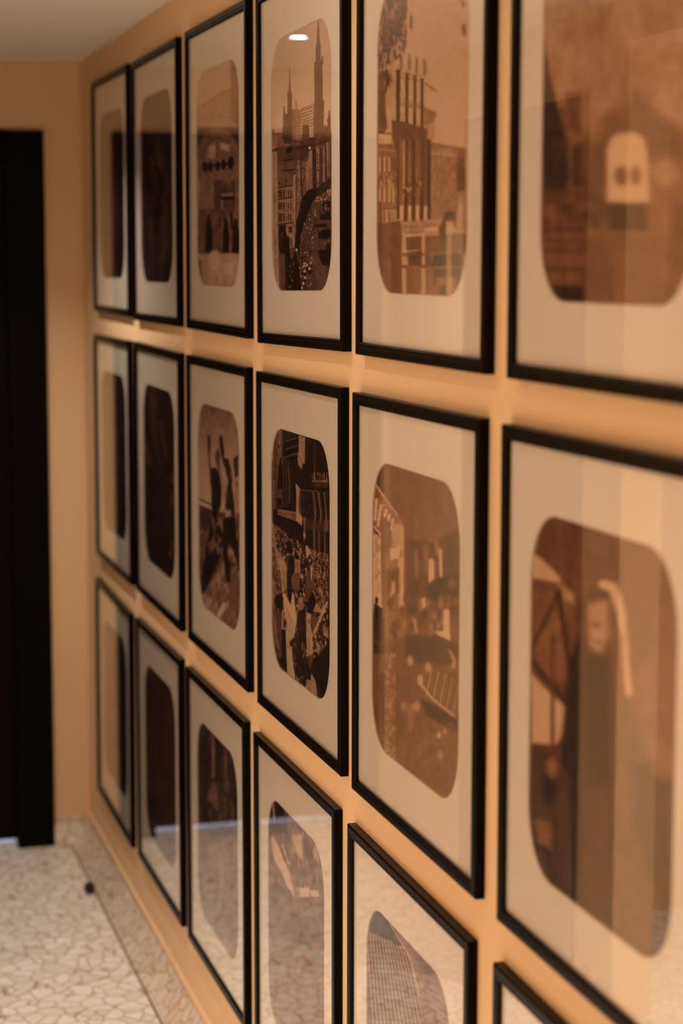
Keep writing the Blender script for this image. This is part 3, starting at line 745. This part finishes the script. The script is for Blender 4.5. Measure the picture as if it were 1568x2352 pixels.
def tramhall(s):                    # flags hung in a domed street corner
    s.t[:] = np.interp(s.Y, [1050, 1250, 1850], [.22, .26, .20])
    a = Z(845, 1040, 5.6); b = Z(845, 1420, 5.345)
    s.poly(a(60,60, 210,90, 205,560, 90,380), .12, 2)
    s.poly(a(85,370, 240,600, 370,780, 440,900, 470,1010, 460,2400, 60,2400, 60,500), .34, 2)
    s.line(a(85,385, 230,600, 370,790), 3, .55, .9, 2); s.poly(a(85,430, 200,600, 180,660, 80,560), .24, 2)
    for p in ((110,600, 90,860), (165,680, 125,940), (235,740, 215,810), (275,800, 262,860), (315,860, 300,980)):
        s.line(a(*p), 5.5 if p[0] < 200 else 5, .90, 1, 1.5)
    s.line(a(80,950, 170,1060), 3, .66); s.line(a(80,1000, 165,1100), 2, .2)
    s.mix(((s.X < 875) & (s.Y > 1228) & (s.Y < 1400)) * .9, .42 + .34 * s.noise(6, 14)); s.poly(a(180,760, 215,900, 215,2350, 170,1400, 165,1000), .20, 4)
    s.poly(a(210,820, 290,900, 285,1200, 215,1380), .26, 3); s.poly(a(300,900, 440,930, 440,1240, 310,1200), .46, 4)
    s.poly(a(285,1230, 410,1210, 400,1350, 290,1380), .80, 3); s.line(a(440,960, 445,2000), 5, .52, .8, 3)
    s.poly(a(380,1360, 450,1340, 450,1900, 400,2000), .55, 4, .8)
    s.poly(a(230,1500, 400,1480, 400,1800, 240,1850), .20, 6); s.poly(a(300,1660, 345,1640, 350,1800, 280,1850), .48, 4)
    s.ell(*a(150, 1890)[0], 4, 10, .85); s.ell(*a(110, 1900)[0], 3.5, 8, .05)
    s.poly(a(75,1930, 190,2010, 190,2400, 70,2400), .07, 3)
    s.poly(a(500,1110, 840,1150, 1160,960, 1160,2100, 500,2100), .15, 8)
    for x, y0, y1, w, v in ((620, 1260, 1600, 7, .34), (930, 1250, 1600, 7, .62), (885, 1150, 1300, 8, .36), (810, 1400, 1690, 14, .60), (740, 1200, 1500, 12, .30), (540, 1150, 1600, 5, .22)):
        s.line(a(x, y0, x + 8, y1), w, v, .85, 4)
    s.poly(a(740,1720, 860,1620, 1160,1560, 1160,2000, 780,1900), .08, 8); s.poly(a(650,1900, 740,1850, 740,2020, 660,2060), .58, 5)
    s.ell(*a(1080, 1670)[0], 9, 12, .26, .8, .8); s.specks(80, a(250,1850, 1150,1850, 1150,2400, 250,2400), 5, 10, (.36, .14, .28, .2), .8)
    s.poly(a(970,2020, 1040,2020, 1045,2380, 980,2380), .80, 4); s.poly(b(820,170, 1000,150, 1010,280, 900,230), .80, 3)
    s.line(a(600,2150, 620,2300), 7, .50, .8, 4)
    # lower half: benches, rail, foreground foliage
    s.poly(b(460,200, 900,230, 1110,330, 1110,560, 640,560, 450,480), .13, 6)
    s.poly(b(60,0, 200,0, 200,440, 60,440), .10, 3); s.line(b(90,280, 130,320, 190,290), 2, .28)
    s.poly(b(70,440, 195,440, 200,700, 195,1300, 180,1640, 100,1500, 65,1200), .24, 3); s.poly(b(150,700, 205,640, 200,1640, 170,1640), .08, 4)
    s.line(b(1000,400, 1060,520, 1040,600), 8, .50, .8, 4)
    for k in range(11):
        x = 700 + 42 * k
        s.line(b(x + 40, 600 + 20 * k, x - 30, 930 + 24 * k), 4.2, .46 if k % 2 else .30, .8, 2.5); s.line(b(x + 62, 600 + 20 * k, x - 8, 940 + 24 * k), 3, .12, .8, 2)
    s.line(b(640,800, 780,980, 900,1080, 1060,1200), 5, .52, .9, 3); s.poly(b(640,990, 800,1060, 1100,1250, 1105,1420, 900,1300, 700,1180), .08, 6)
    for x, y, r in ((515, 520, .5), (735, 600, .5), (640, 760, .55), (440, 1080, .4), (600, 1080, .45), (870, 1440, .85), (940, 1390, .7), (885, 1680, .4), (700, 1780, .3)):
        s.ell(*b(x, y)[0], 7 if r < .7 else 3, 12 if r < .7 else 7, r, .8, .7)
    s.mix(((s.X > 884) & (s.X < 908) & (s.Y > 1500) & (s.Y < 1760)) * .7, .22 + .30 * s.noise(4, 7, 2))
    s.mix((s.Y > 1660) * .5 * np.clip(s.noise(9, 20) * 1.4 - .3, 0, 1), .34)
    s.poly(b(480,1080, 620,1020, 560,1200, 520,1500, 490,1300), .38, 5, .7)
    s.grain(.02)
    s.t = (s.t - .20) * 1.55 + .27

def clockhall(s):                   # arch with a row of round signs over a crowd
    a = Z(430, 120, 4.279)
    s.t[:] = .52
    s.poly(a(90,200, 425,90, 425,360, 130,520, 90,520), .62, 4); s.line(a(145,530, 240,460, 330,400, 430,368), 2.4, .34)
    for k in range(6): s.line(a(150 + 50 * k, 220 - 18 * k, 170 + 45 * k, 640), 1.2, .48, .6)
    s.poly(a(425,60, 510,120, 510,760, 430,650), .40, 3); s.line(a(150,640, 430,640), 3, .4, .5, 3)
    s.poly(a(90,740, 510,740, 510,1100, 90,1100), .14, 4)
    s.ell(*a(300, 1130)[0], 53, 92, .36, 1, .06); s.ell(*a(300, 1150)[0], 42, 76, .30, 1, .06); s.ell(*a(300, 1180)[0], 38, 74, .46, .8, .1)
    s.line(a(300,870, 296,1040), 4, .25, .9, 2); s.poly(a(215,920, 270,910, 270,1050, 215,1050), .58, 3); s.poly(a(330,890, 420,910, 400,970, 330,960), .60, 4)
    s.poly(a(100,1050, 510,1040, 510,1560, 100,1560), .40, 4); s.poly(a(320,950, 460,1000, 450,1060, 320,1060), .34, 5, .7)
    for x, y, r in ((172, 1128, 6), (224, 1125, 6), (296, 1118, 6), (354, 1105, 6), (427, 1085, 7.5)):
        s.ell(*a(x, y)[0], r, r * 2.0, .03, 1, .2)
    s.line(a(150,1130, 440,1095), 5, .10, .8, 2)
    s.poly(a(255,1260, 470,1260, 470,1600, 255,1600), .22, 4); s.poly(a(350,1220, 420,1220, 420,1300, 350,1300), .40, 4)
    s.line(a(345,1435, 440,1430), 6, .05); s.poly(a(340,1390, 450,1380, 450,1415, 340,1420), .46, 2); s.poly(a(330,1450, 350,1450, 350,1600, 330,1600), .5, 2); s.line(a(360,1500, 440,1495), 5, .2)
    s.line(a(115,1240, 120,1560), 4, .50, .8, 3); s.line(a(245,1300, 245,1560), 4, .5, .8, 3)
    s.poly(a(95,1540, 510,1560, 515,1980, 95,1980), .26, 5); s.mix((s.Y > 480) * (s.Y < 575) * .7, .20 + .3 * s.noise(3.5, 14, 2))
    for x0, x1, y0 in ((175, 245, 1600), (345, 410, 1620), (440, 512, 1640)):
        s.poly(a(x0 + 20, y0, x1 - 25, y0, x1, y0 + 160, x1 - 2, 1980, x0, 1980, x0 + 5, y0 + 140), .02, 3)
    s.line(a(325,1620, 320,1720), 3, .05); s.line(a(430,1580, 440,1740), 4, .04)
    s.poly(a(95,1980, 515,1975, 515,2300, 120,2300), .56, 6); s.poly(a(230,1960, 300,1950, 300,2140, 230,2140), .72, 8); s.poly(a(350,2080, 450,2070, 450,2180, 350,2180), .74, 8)
    s.poly(a(90,2000, 140,2060, 145,2260, 100,2150), .16, 6); s.mix((s.Y > 590) * .4, .45 + .3 * s.noise(8, 20))
    s.grain(.03)
    s.t = (s.t - .30) * 1.25 + .36

def skaters(s):                     # young people posing on rubble against the sky
    a = Z(430, 900, 4.057)
    s.t[:] = np.interp(s.Y, [920, 1060, 1170, 1200, 1450], [.36, .52, .60, .30, .34])
    s.poly(a(80,1080, 490,1150, 490,2320, 100,2320), .26, 6); s.mix((s.Y > 1180) * .9, .16 + .36 * s.noise(8, 16))
    s.poly(a(90,1060, 230,1100, 220,1240, 170,1300, 90,1240), .14, 6)
    s.line(a(100,990, 230,1060), 3, .12); 
    for k in range(5): s.ell(*a(115 + 28 * k, 1028 + 14 * k)[0], 3, 5, .62, .9, .5)
    s.line(a(100,1050, 225,1110), 3, .12)
    s.mix((s.Y > 1350) * .7, .26 + .34 * s.noise(7, 12)); s.poly(a(330,1960, 370,1980, 300,2120, 270,2080), .66, 4); s.poly(a(380,1740, 480,1740, 480,2060, 400,1980), .34, 4); s.line(a(380,1900, 400,2000, 480,2080), 2, .14)
    s.poly(a(310,2090, 370,2010, 480,2080, 450,2260, 330,2160), .38, 4, .8)
    s.poly(a(115,1760, 200,1500, 300,1480, 310,1540, 180,1830, 115,1930), .03, 3)
    s.poly(a(175,1440, 210,1230, 290,1190, 330,1330, 310,1540, 180,1700, 140,1680), .06, 4); s.poly(a(195,1420, 250,1360, 250,1440, 215,1510), .46, 3); s.line(a(270,1220, 225,1440), 3, .4, .7, 2)
    s.specks(40, a(180,1200, 400,1180, 330,1500, 180,1500), 2, 5, (.4, .05, .25))
    s.poly(a(215,720, 260,700, 300,770, 320,900, 310,1080, 262,1220, 235,1150, 222,1050, 222,900, 210,830), .025, 2)
    s.poly(a(185,405, 215,405, 215,520, 205,600, 218,720, 210,780, 195,600), .04, 2); s.ell(*a(282, 610)[0], 5.5, 18, .16, 1, .3); s.line(a(292,640, 290,760), 4, .2)
    s.poly(a(298,420, 315,400, 332,450, 345,580, 325,600, 300,520), .04, 2); s.line(a(325,580, 350,690), 6, .12, 1, 2)
    s.poly(a(340,620, 380,620, 410,740, 420,850, 390,900, 360,760), .08, 3); s.poly(a(430,620, 470,590, 472,780, 445,800, 430,700), .10, 3)
    s.poly(a(370,860, 410,850, 440,1060, 440,1170, 350,1090, 355,1000), .10, 2); s.poly(a(360,1100, 410,1100, 380,1200, 350,1160), .48, 2)
    s.line(a(430,700, 390,800, 330,1010, 280,1150), 1.4, .5, .8); s.line(a(300,700, 340,900, 345,1000), 3, .34, .7, 3)
    s.poly(a(330,1180, 440,1150, 450,1300, 480,1480, 482,1690, 430,1480, 390,1400, 370,1500, 400,1620, 400,1770, 365,1780, 330,1470), .02, 2)
    s.ell(*a(460, 860)[0], 2, 7, .1); s.poly(a(440,800, 475,820, 475,1150, 440,1000), .42, 4, .7)
    s.grain(.03)
    s.t = (s.t - .30) * 1.3 + .38

def nightdance(s):
    a = Z(300, 170, 4.7); s.t[:] = .06
    s.poly(a(100,200, 440,100, 440,560, 100,560), .09, 4)  # pale wall reflection above the mirrored door, painted into the tone
    for pts, w, v in (((250,440, 245,800), 8, .16), ((290,700, 300,920, 330,1000), 11, .34), ((220,900, 240,1040), 9, .30), ((240,1060, 270,1250, 240,1400), 12, .20),
                      ((370,1040, 400,1200, 370,1340, 330,1400), 7, .34), ((380,1420, 370,1600, 390,1850, 330,2000), 14, .38), ((210,1560, 230,1840), 9, .26), ((215,1900, 210,2150), 8, .16), ((330,1560, 350,1900), 10, .3), ((330,2060, 330,2200), 8, .14)):
        s.line(a(*pts), w, v, .9, 7)
    s.ell(*a(330, 960)[0], 7, 12, .44, .8, .8); s.poly(a(260,1480, 330,1400, 300,1640, 250,1800, 230,1600), .01, 5); s.ell(*a(345, 1200)[0], 5, 18, .01, .9, .5)

def nightfigure(s):
    a = Z(310, 850, 4.7); s.t[:] = .03
    for pts, w, v in (((195,170, 195,420), 10, .26), ((190,320, 200,640), 13, .24), ((265,560, 300,700, 335,920), 7, .28), ((100,790, 150,1000), 10, .34), ((260,900, 265,1100), 10, .12),
                      ((220,700, 215,880), 10, .12), ((330,1180, 300,1260), 10, .10), ((310,1400, 345,1680), 6, .16), ((190,1700, 195,1740), 5, .22), ((240,1400, 260,1800), 16, .06)):
        s.line(a(*pts), w, v, .9, 7)
    s.ell(*a(190, 350)[0], 8, 18, .34, .8, .8)
    for x, y, r in ((405, 1185, 10), (400, 1400, 16), (415, 1900, 14), (380, 1980, 8)): s.ell(*a(x, y)[0], 4, r, .55, .8, .8)

def forest(s):
    a = Z(310, 1480, 3.136); s.t[:] = .08 + .10 * s.noise(6, 20)
    for x, y0, y1, w, v in ((145, 580, 850, 6, .28), (235, 370, 620, 9, .30), (235, 680, 880, 7, .30), (110, 520, 900, 10, .16), (170, 300, 560, 8, .12)): s.line(a(x, y0, x + 4, y1), w, v, .8, 7)
    s.line(a(90,1040, 180,1030, 260,1080), 6, .28, .8, 6); s.line(a(140,980, 180,1090), 6, .24, .8, 6)
    s.poly(a(80,1100, 150,1100, 160,1260, 90,1260), .02, 8); s.poly(a(110,1280, 280,1260, 280,1640, 240,1640), .20, 10); s.mix((s.Y > 1890) * .6, .30)  # last step paints the pale floor reflection into the tone

def stage(s):
    a = Z(310, 1480, 3.136); s.t[:] = .09 + .09 * s.noise(5, 16)
    s.poly(a(550,650, 575,680, 575,960, 550,960), .46, 2.5); s.poly(a(638,750, 660,770, 662,1000, 640,960), .36, 2.5); s.line(a(545,975, 590,990), 2, .02); s.line(a(640,970, 675,990), 2, .03)
    s.poly(a(560,990, 580,1000, 600,1160, 590,1200, 520,1110, 530,1060), .42, 5); s.ell(*a(660, 1020)[0], 7, 14, .36, .9, .7); s.line(a(640,1090, 650,1300), 5, .34, .8, 4); s.line(a(685,1130, 710,1200, 690,1300), 5, .36, .8, 4)
    for x, y in ((540, 1210), (460, 1200), (610, 1260), (470, 1290), (700, 1230)): s.ell(*a(x, y)[0], 4, 12, .30, .8, .7)
    s.mix((s.Y > 1920) * 1.0, .26 + .3 * s.noise(9, 30)); s.poly(a(600,1560, 640,1560, 640,1820, 610,1820), .60, 8); s.poly(a(540,1480, 580,1480, 580,1800, 560,1800), .40, 8)  # mirrored floor painted as a paler band into the lower tone
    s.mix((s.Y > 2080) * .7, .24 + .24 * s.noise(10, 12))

def square(s):                      # open square seen from above
    a = Z(560, 1660, 3.4); s.t[:] = .26
    s.mix(np.ones_like(s.t), .18 + .26 * s.noise(5, 22))
    s.poly(a(180,600, 300,600, 340,860, 180,860), .05, 3); s.line(a(225,610, 238,780), 4, .55, .9, 3); s.poly(a(260,700, 340,720, 345,840, 270,840), .09, 4)
    s.poly(a(215,880, 240,900, 360,1180, 380,1330, 340,1290, 290,1160, 230,1060), .66, 4); s.line(a(300,950, 345,1100), 3, .8, .8, 2)
    s.poly(a(370,880, 450,870, 460,1080, 400,1000), .60, 8); s.poly(a(540,940, 590,960, 580,1080, 540,1060), .52, 8)
    s.poly(a(430,1290, 510,1290, 510,1500, 440,1400), .66, 7); s.poly(a(520,1310, 580,1310, 580,1520, 540,1480), .70, 7)
    s.poly(a(350,1330, 380,1330, 470,1600, 560,1950, 620,2250, 590,2250, 500,1860, 420,1560), .36, 3, .7)
    s.line(a(345,1150, 400,1420, 480,1680, 540,1980, 600,2250), 1.8, .72, .8)
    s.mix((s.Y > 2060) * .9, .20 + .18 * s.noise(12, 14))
    for k in range(14): s.line(a(185, 1780 + 44 * k, 420 - 8 * k, 2020 + 60 * k), 1.3, .50, .6)
    s.ell(*a(450, 1700)[0], 8, 10, .10, .7, .8); s.ell(*a(580, 1840)[0], 8, 10, .14, .6, .8)
    s.t = (s.t - .30) * 1.35 + .38

def highrise(s):                    # curved grid facade of an office block
    a = Z(800, 1850, 3.92); s.t[:] = .30
    s.poly(a(160,900, 300,950, 380,1060, 480,1180, 560,1380, 640,1700, 700,2000, 150,2000), .24, 2)
    s.poly(a(150,940, 330,960, 420,1100, 520,1280, 300,1190, 160,1140), .16, 3)
    for k in range(17):
        x = 165 + 27 * k
        s.line(a(x, 1130 + 12 * k, x + 24 + 3 * k, 1500, x + 64 + 9 * k, 2060), 2.4, .56, .9, 1.6)
    for k in range(20):
        y = 1230 + 46 * k
        s.line(a(150, y, 420, y + 14, 640, y + 60), 1.8, .15, .75, 1.4)
    s.poly(a(380,1050, 400,1080, 560,1380, 640,1700, 660,2000, 700,2000, 900,2000, 900,1700, 820,1520, 600,1300), .36, 3)
    s.line(a(370,1060, 560,1380, 640,1720), 2.4, .62, .8)
    for k in range(9): s.line(a(610 + 14 * k, 1380 + 60 * k, 900, 1480 + 66 * k), 2.4, .18, .7, 3)
    s.poly(a(600,1330, 740,1440, 760,1560, 680,1500), .18, 8, .7); s.ell(*a(885, 1850)[0], 4, 12, .1, .8, .6)
    s.t = (s.t - .30) * 1.7 + .36
    s.grain(.02)

def tram(s):                        # tram coming down a tree-lined avenue
    a = Z(1100, 0, 2.352)
    s.t[:] = np.interp(s.Y, [0, 250, 330, 460, 700], [.52, .52, .40, .30, .36])
    s.mix((s.Y < 380) * .4, .40 + .3 * s.noise(60, 80))
    s.poly(a(320,120, 350,240, 380,400, 420,560, 480,780, 490,960, 470,1040, 320,1040), .10, 12)
    s.mix(((s.X < 1300) & (s.Y > 250) & (s.Y < 450)) * .5, .04 + .12 * s.noise(14, 24))
    s.poly(a(470,500, 545,500, 545,720, 480,700), .24, 9, .8); s.poly(a(500,800, 540,770, 560,770, 560,1020, 500,1000), .14, 8)
    s.poly(a(640,770, 670,640, 720,600, 760,600, 850,480, 960,620, 1100,700, 1100,900, 640,900), .26, 20, .8)
    s.poly(a(560,780, 700,770, 700,1030, 560,1020), .22, 16); s.poly(a(320,1030, 700,1030, 700,1250, 320,1250), .22, 14)
    s.specks(30, a(320,1040, 700,1040, 700,1220, 320,1200), 12, 12, (.30, .14, .40), .6)
    s.poly(a(700,860, 1100,860, 1100,1300, 700,1300), .42, 20)
    s.poly(a(690,1090, 690,800, 720,740, 760,720, 840,715, 890,750, 910,830, 915,1095), .86, 8)
    s.ell(*a(765, 950)[0], 15, 23, .40, 1, .7); s.ell(*a(845, 950)[0], 13, 23, .40, 1, .7); s.line(a(800, 760, 800, 860), 5, .74, .6, 6); s.line(a(690,900, 700,1080), 5, .6, .6, 5)
    s.poly(a(690,1100, 910,1100, 910,1250, 690,1250), .12, 9); s.poly(a(690,1255, 920,1260, 920,1290, 690,1290), .50, 9)
    s.ell(*a(1010, 930)[0], 30, 30, .62, .8, .8); s.poly(a(1050,1100, 1100,1100, 1100,1300, 1050,1300), .24, 12)
    s.poly(a(320,1210, 1100,1290, 1100,1700, 320,1700), .34, 14)
    for y, v in ((1240, .12), (1300, .20), (1350, .12), (1375, .34), (1450, .10), (1500, .32), (1560, .08), (1600, .08)): s.line(a(320, y, 570, y + 6), 9, v, .8, 10)
    s.poly(a(570,1290, 730,1300, 730,1640, 570,1640), .22, 18, .7); s.line(a(740,1320, 900,1340, 1100,1420), 14, .24, .8, 16); s.poly(a(340,1540, 560,1540, 560,1640, 400,1650), .06, 12, .8)

def windowseat(s):                  # someone beside a diamond-leaded window
    a = Z(1200, 1160, 2.22)
    s.t[:] = np.interp(s.Y, [1160, 1500, 2200], [.20, .22, .13])
    s.poly(a(40,240, 100,270, 190,370, 185,400, 40,370), .56, 9); s.poly(a(190,400, 260,450, 275,560, 210,520), .48, 9)
    s.poly(a(40,400, 280,520, 280,1000, 40,760), .26, 10); s.poly(a(50,720, 180,540, 220,900, 130,900), .32, 8)
    s.poly(a(40,850, 140,960, 225,1030, 240,1140, 170,1220, 45,1220), .58, 8)
    s.line(a(185,440, 40,740), 7, .08, 1, 6); s.line(a(185,440, 240,840, 265,1180), 8, .06, 1, 6); s.line(a(40,790, 225,1010), 8, .08, 1, 6); s.line(a(155,680, 150,1210), 9, .16, .9, 6)
    s.poly(a(235,820, 290,640, 300,1400, 285,2040, 250,2040, 235,1400, 190,1300), .03, 12)
    s.poly(a(45,1220, 160,1240, 240,1400, 240,2000, 110,1920, 30,1620), .14, 14); s.ell(*a(135, 1450)[0], 13, 36, .02, 1, .7); s.ell(*a(150, 1340)[0], 12, 22, .34, .9, .8)
    s.poly(a(60,1600, 140,1620, 140,1760, 80,1720), .34, 12, .9); s.line(a(60,1740, 130,1760, 140,1850), 9, .03, .8, 10)
    s.poly(a(280,520, 340,430, 400,400, 460,460, 500,640, 520,900, 540,1100, 640,1400, 720,1560, 740,2260, 290,2080), .14, 16)
    s.line(a(410,405, 460,420, 500,540, 520,700, 540,960), 18, .88, .95, 12); s.line(a(550,980, 600,1140, 640,1260), 16, .30, .8, 16)
    s.poly(a(330,500, 440,480, 450,660, 400,760, 340,720), .52, 14, .9); s.poly(a(345,590, 400,600, 395,630, 350,625), .20, 8, .8); s.poly(a(360,690, 405,690, 400,705, 365,705), .22, 6, .8)
    s.poly(a(320,780, 450,760, 460,1000, 440,1440, 330,1440), .07, 20, .7); s.poly(a(440,560, 510,660, 520,960, 460,1000), .26, 16, .8)
    s.poly(a(460,1000, 560,1040, 720,1500, 540,1640, 460,1500), .22, 24, .8); s.poly(a(560,1320, 640,1300, 760,1420, 760,2200, 560,1640), .06, 26, .9)
    s.poly(a(500,120, 800,200, 790,1360, 640,1240, 540,800), .26, 26); s.poly(a(560,860, 700,760, 700,1040, 600,1080), .34, 30, .8); s.poly(a(650,1210, 770,1280, 770,1400, 680,1380), .34, 22, .8)
    s.t = (s.t - .20) * 1.3 + .24

def pillarlane(s):
    s.t[:] = .10 + .1 * s.noise(30, 50); s.poly([(1150, 2200), (1500, 2500), (1500, 2900), (1150, 2600)], .3, 40)

def faint(v, seed):
    def f(s):
        s.t[:] = v; s.mix(np.ones_like(s.t), v * .4 + v * 1.3 * s.noise(10, 60))
        s.mix(np.clip((s.u - .62) * 6, 0, 1), .02 + .05 * s.noise(8, 40))  # dark door's reflection painted into the right part of the tone
    return f

PICS = {
 (1,1): (faint(.24, 1), PRINT_DARK, 30, 80, 'black framed dark sepia photograph in the top row, hung closest to the far corner'),
 (1,2): (nightdance, PRINT_DARK, 50, 150, 'black framed sepia night photograph of blurred dancing figures, in the top row'),
 (1,3): (clockhall, PRINT_PLUM, 90, 250, 'black framed sepia photograph of an arch with a row of round signs above a crowd'),
 (1,4): (avenue, PRINT_BROWN, 170, 520, 'black framed sepia photograph of two spired towers over a street full of cars'),
 (1,5): (monument, PRINT_ORANGE, 150, 420, 'black framed sepia photograph of tall pillars topped by statues beside a leafy tree'),
 (1,6): (tram, PRINT_ORANGE, 90, 200, 'black framed blurred sepia photograph of a pale tram coming down an avenue'),
 (2,1): (faint(.16, 2), PRINT_DARK, 30, 80, 'black framed dark sepia photograph in the middle row, hung closest to the far corner'),
 (2,2): (nightfigure, PRINT_DARK, 50, 150, 'black framed almost black photograph of a figure in the dark, in the middle row'),
 (2,3): (skaters, PRINT_PLUM, 90, 280, 'black framed sepia photograph of figures raising their arms on rubble against the sky'),
 (2,4): (crowd, PRINT_BROWN, 170, 560, 'black framed sepia photograph of a packed crowd with a boy in a white shirt'),
 (2,5): (tramhall, PRINT_ORANGE, 130, 340, 'black framed sepia photograph of a street with hanging flags and rows of seats'),
 (2,6): (windowseat, PRINT_ORANGE, 90, 260, 'black framed blurred sepia photograph of a long-haired person beside a lattice of dark bars'),
 (3,1): (faint(.22, 3), PRINT_DARK, 30, 80, 'black framed dark sepia photograph in the bottom row, hung closest to the far corner'),
 (3,2): (forest, PRINT_DARK, 50, 150, 'black framed dark photograph of dim trunk-like shapes, second from the corner in the bottom row'),
 (3,3): (stage, PRINT_PLUM, 80, 240, 'black framed dark photograph of two pale standing posts over a crowd, in the bottom row'),
 (3,4): (square, PRINT_PLUM, 130, 400, 'black framed photograph of an open square, washed out by the mirrored floor'),
 (3,5): (highrise, PRINT_PLUM, 130, 340, 'black framed photograph of a curved office block with a grid of windows'),
 (3,6): (pillarlane, PRINT_ORANGE, 40, 90, 'black frame cut off by the bottom right corner, only its top left corner showing'),
}
EXPO = 0.40
LAMPS = [(( -5.90, -.528, 6.2, 'small round white downlight in the corridor ceiling nearest the black door'), {'angle': 108}),
         (( -3.60, -.528, 1.5, 'small round white downlight midway along the corridor ceiling'), {'angle': 150}),
         (( -1.20, -.528, 0.3, 'small round white fill downlight added to the corridor ceiling beside the camera'), {'angle': 160}),  # added unseen lamp, evens out the light along the corridor
         (( -3.6, -2.1, 30, 'small round white downlight in the adjoining room ceiling, the one nearer its end wall'), {'angle': 105}),
         (( -1.2, -2.1, 30, 'small round white fill downlight added to the adjoining room ceiling near its far corner'), {'angle': 105})]  # added unseen lamp, lifts the ambient bounce light

# ------------------------------------------------------------------ hang the pictures
for rc, (draw, mat, nu, nv, label) in PICS.items():
    cx, cz, t = SPOT[rc]
    e = bpy.data.objects.new('picture_frame', None); C.objects.link(e)
    e.empty_display_size = .1
    e.location = P(cx, 0, cz); e.rotation_euler = (0, -t, 0)
    e['label'] = label; e['category'] = 'picture'; e['group'] = 'black framed photographs hung in three rows on the corridor wall'
    s = Sheet(rc, nu, nv, rc[0] * 10 + rc[1])
    draw(s)
    for key in ('moulding', 'glass_pane', 'mat_board', 'backing_board'):
        o = bpy.data.objects.new(key, ME[key]); C.objects.link(o); o.parent = e
    o = bpy.data.objects.new('photograph_print', s.mesh(mat)); C.objects.link(o); o.parent = e

# ------------------------------------------------------------------ lamps
def disc(bm, cx, cy, z, r, n=32):
    vs = [bm.verts.new(Vector((cx + r * math.cos(2 * math.pi * k / n), cy + r * math.sin(2 * math.pi * k / n), z))) for k in range(n)]
    return vs
LAMPE = emit('lit_lamp_diffuser', (.92, .97, 1.0), 60)
def downlight(x, y, watts, label, angle=140, col=(1.0, .84, .68)):
    p = P(x, y, ZC)
    e = bpy.data.objects.new('ceiling_light', None); C.objects.link(e); e.location = p
    e['label'] = label; e['category'] = 'light'; e['group'] = 'round white downlights set in the ceiling'
    bm = bmesh.new()
    prof = [(.040, 0), (.040, -.003), (.035, -.006), (.026, -.006), (.023, -.002), (.023, 0)]
    rs = [disc(bm, 0, 0, z, r) for r, z in prof]
    for a, b in zip(rs[:-1], rs[1:]):
        for k in range(32): bm.faces.new((a[k], a[(k + 1) % 32], b[(k + 1) % 32], b[k]))
    bmesh.ops.recalc_face_normals(bm, faces=bm.faces)
    link('lamp_ring', bm, LAMPR, e, smooth=True)
    bm = bmesh.new(); a = disc(bm, 0, 0, -.0005, .0228); b = disc(bm, 0, 0, -.0030, .0210)
    for k in range(32): bm.faces.new((a[k], a[(k + 1) % 32], b[(k + 1) % 32], b[k]))
    bm.faces.new(b); bmesh.ops.recalc_face_normals(bm, faces=bm.faces)
    link('diffuser', bm, LAMPE, e)
    l = bpy.data.lights.new('lamp_beam', 'AREA'); l.shape = 'DISK'; l.size = .042; l.energy = watts; l.color = col
    l.spread = math.radians(angle)
    lo = bpy.data.objects.new('lamp_beam', l); C.objects.link(lo); lo.location = p + Vector((0, 0, -.0045))
for args in LAMPS: downlight(*args[0], **args[1])

# daylight in the lobby behind the dark door: shows only as the strip under the leaf
l = bpy.data.lights.new('lobby_daylight', 'AREA'); l.energy = 9; l.color = (.6, .72, 1.0); l.size = .6
lo = bpy.data.objects.new('lobby_daylight', l); C.objects.link(lo); lo.location = P(XE - .7, -.55, -1.0); lo.rotation_euler = (0, 0, 0)

w = bpy.data.worlds.new('world'); bpy.context.scene.world = w; w.use_nodes = True
w.node_tree.nodes['Background'].inputs[0].default_value = (.01, .008, .006, 1)
sc = bpy.context.scene
sc.view_settings.view_transform = 'Standard'; sc.view_settings.look = 'None'
sc.view_settings.gamma = 1; sc.view_settings.use_curve_mapping = False
sc.view_settings.exposure = EXPO
sc.cycles.transparent_max_bounces = 24
sc.cycles.max_bounces = 10
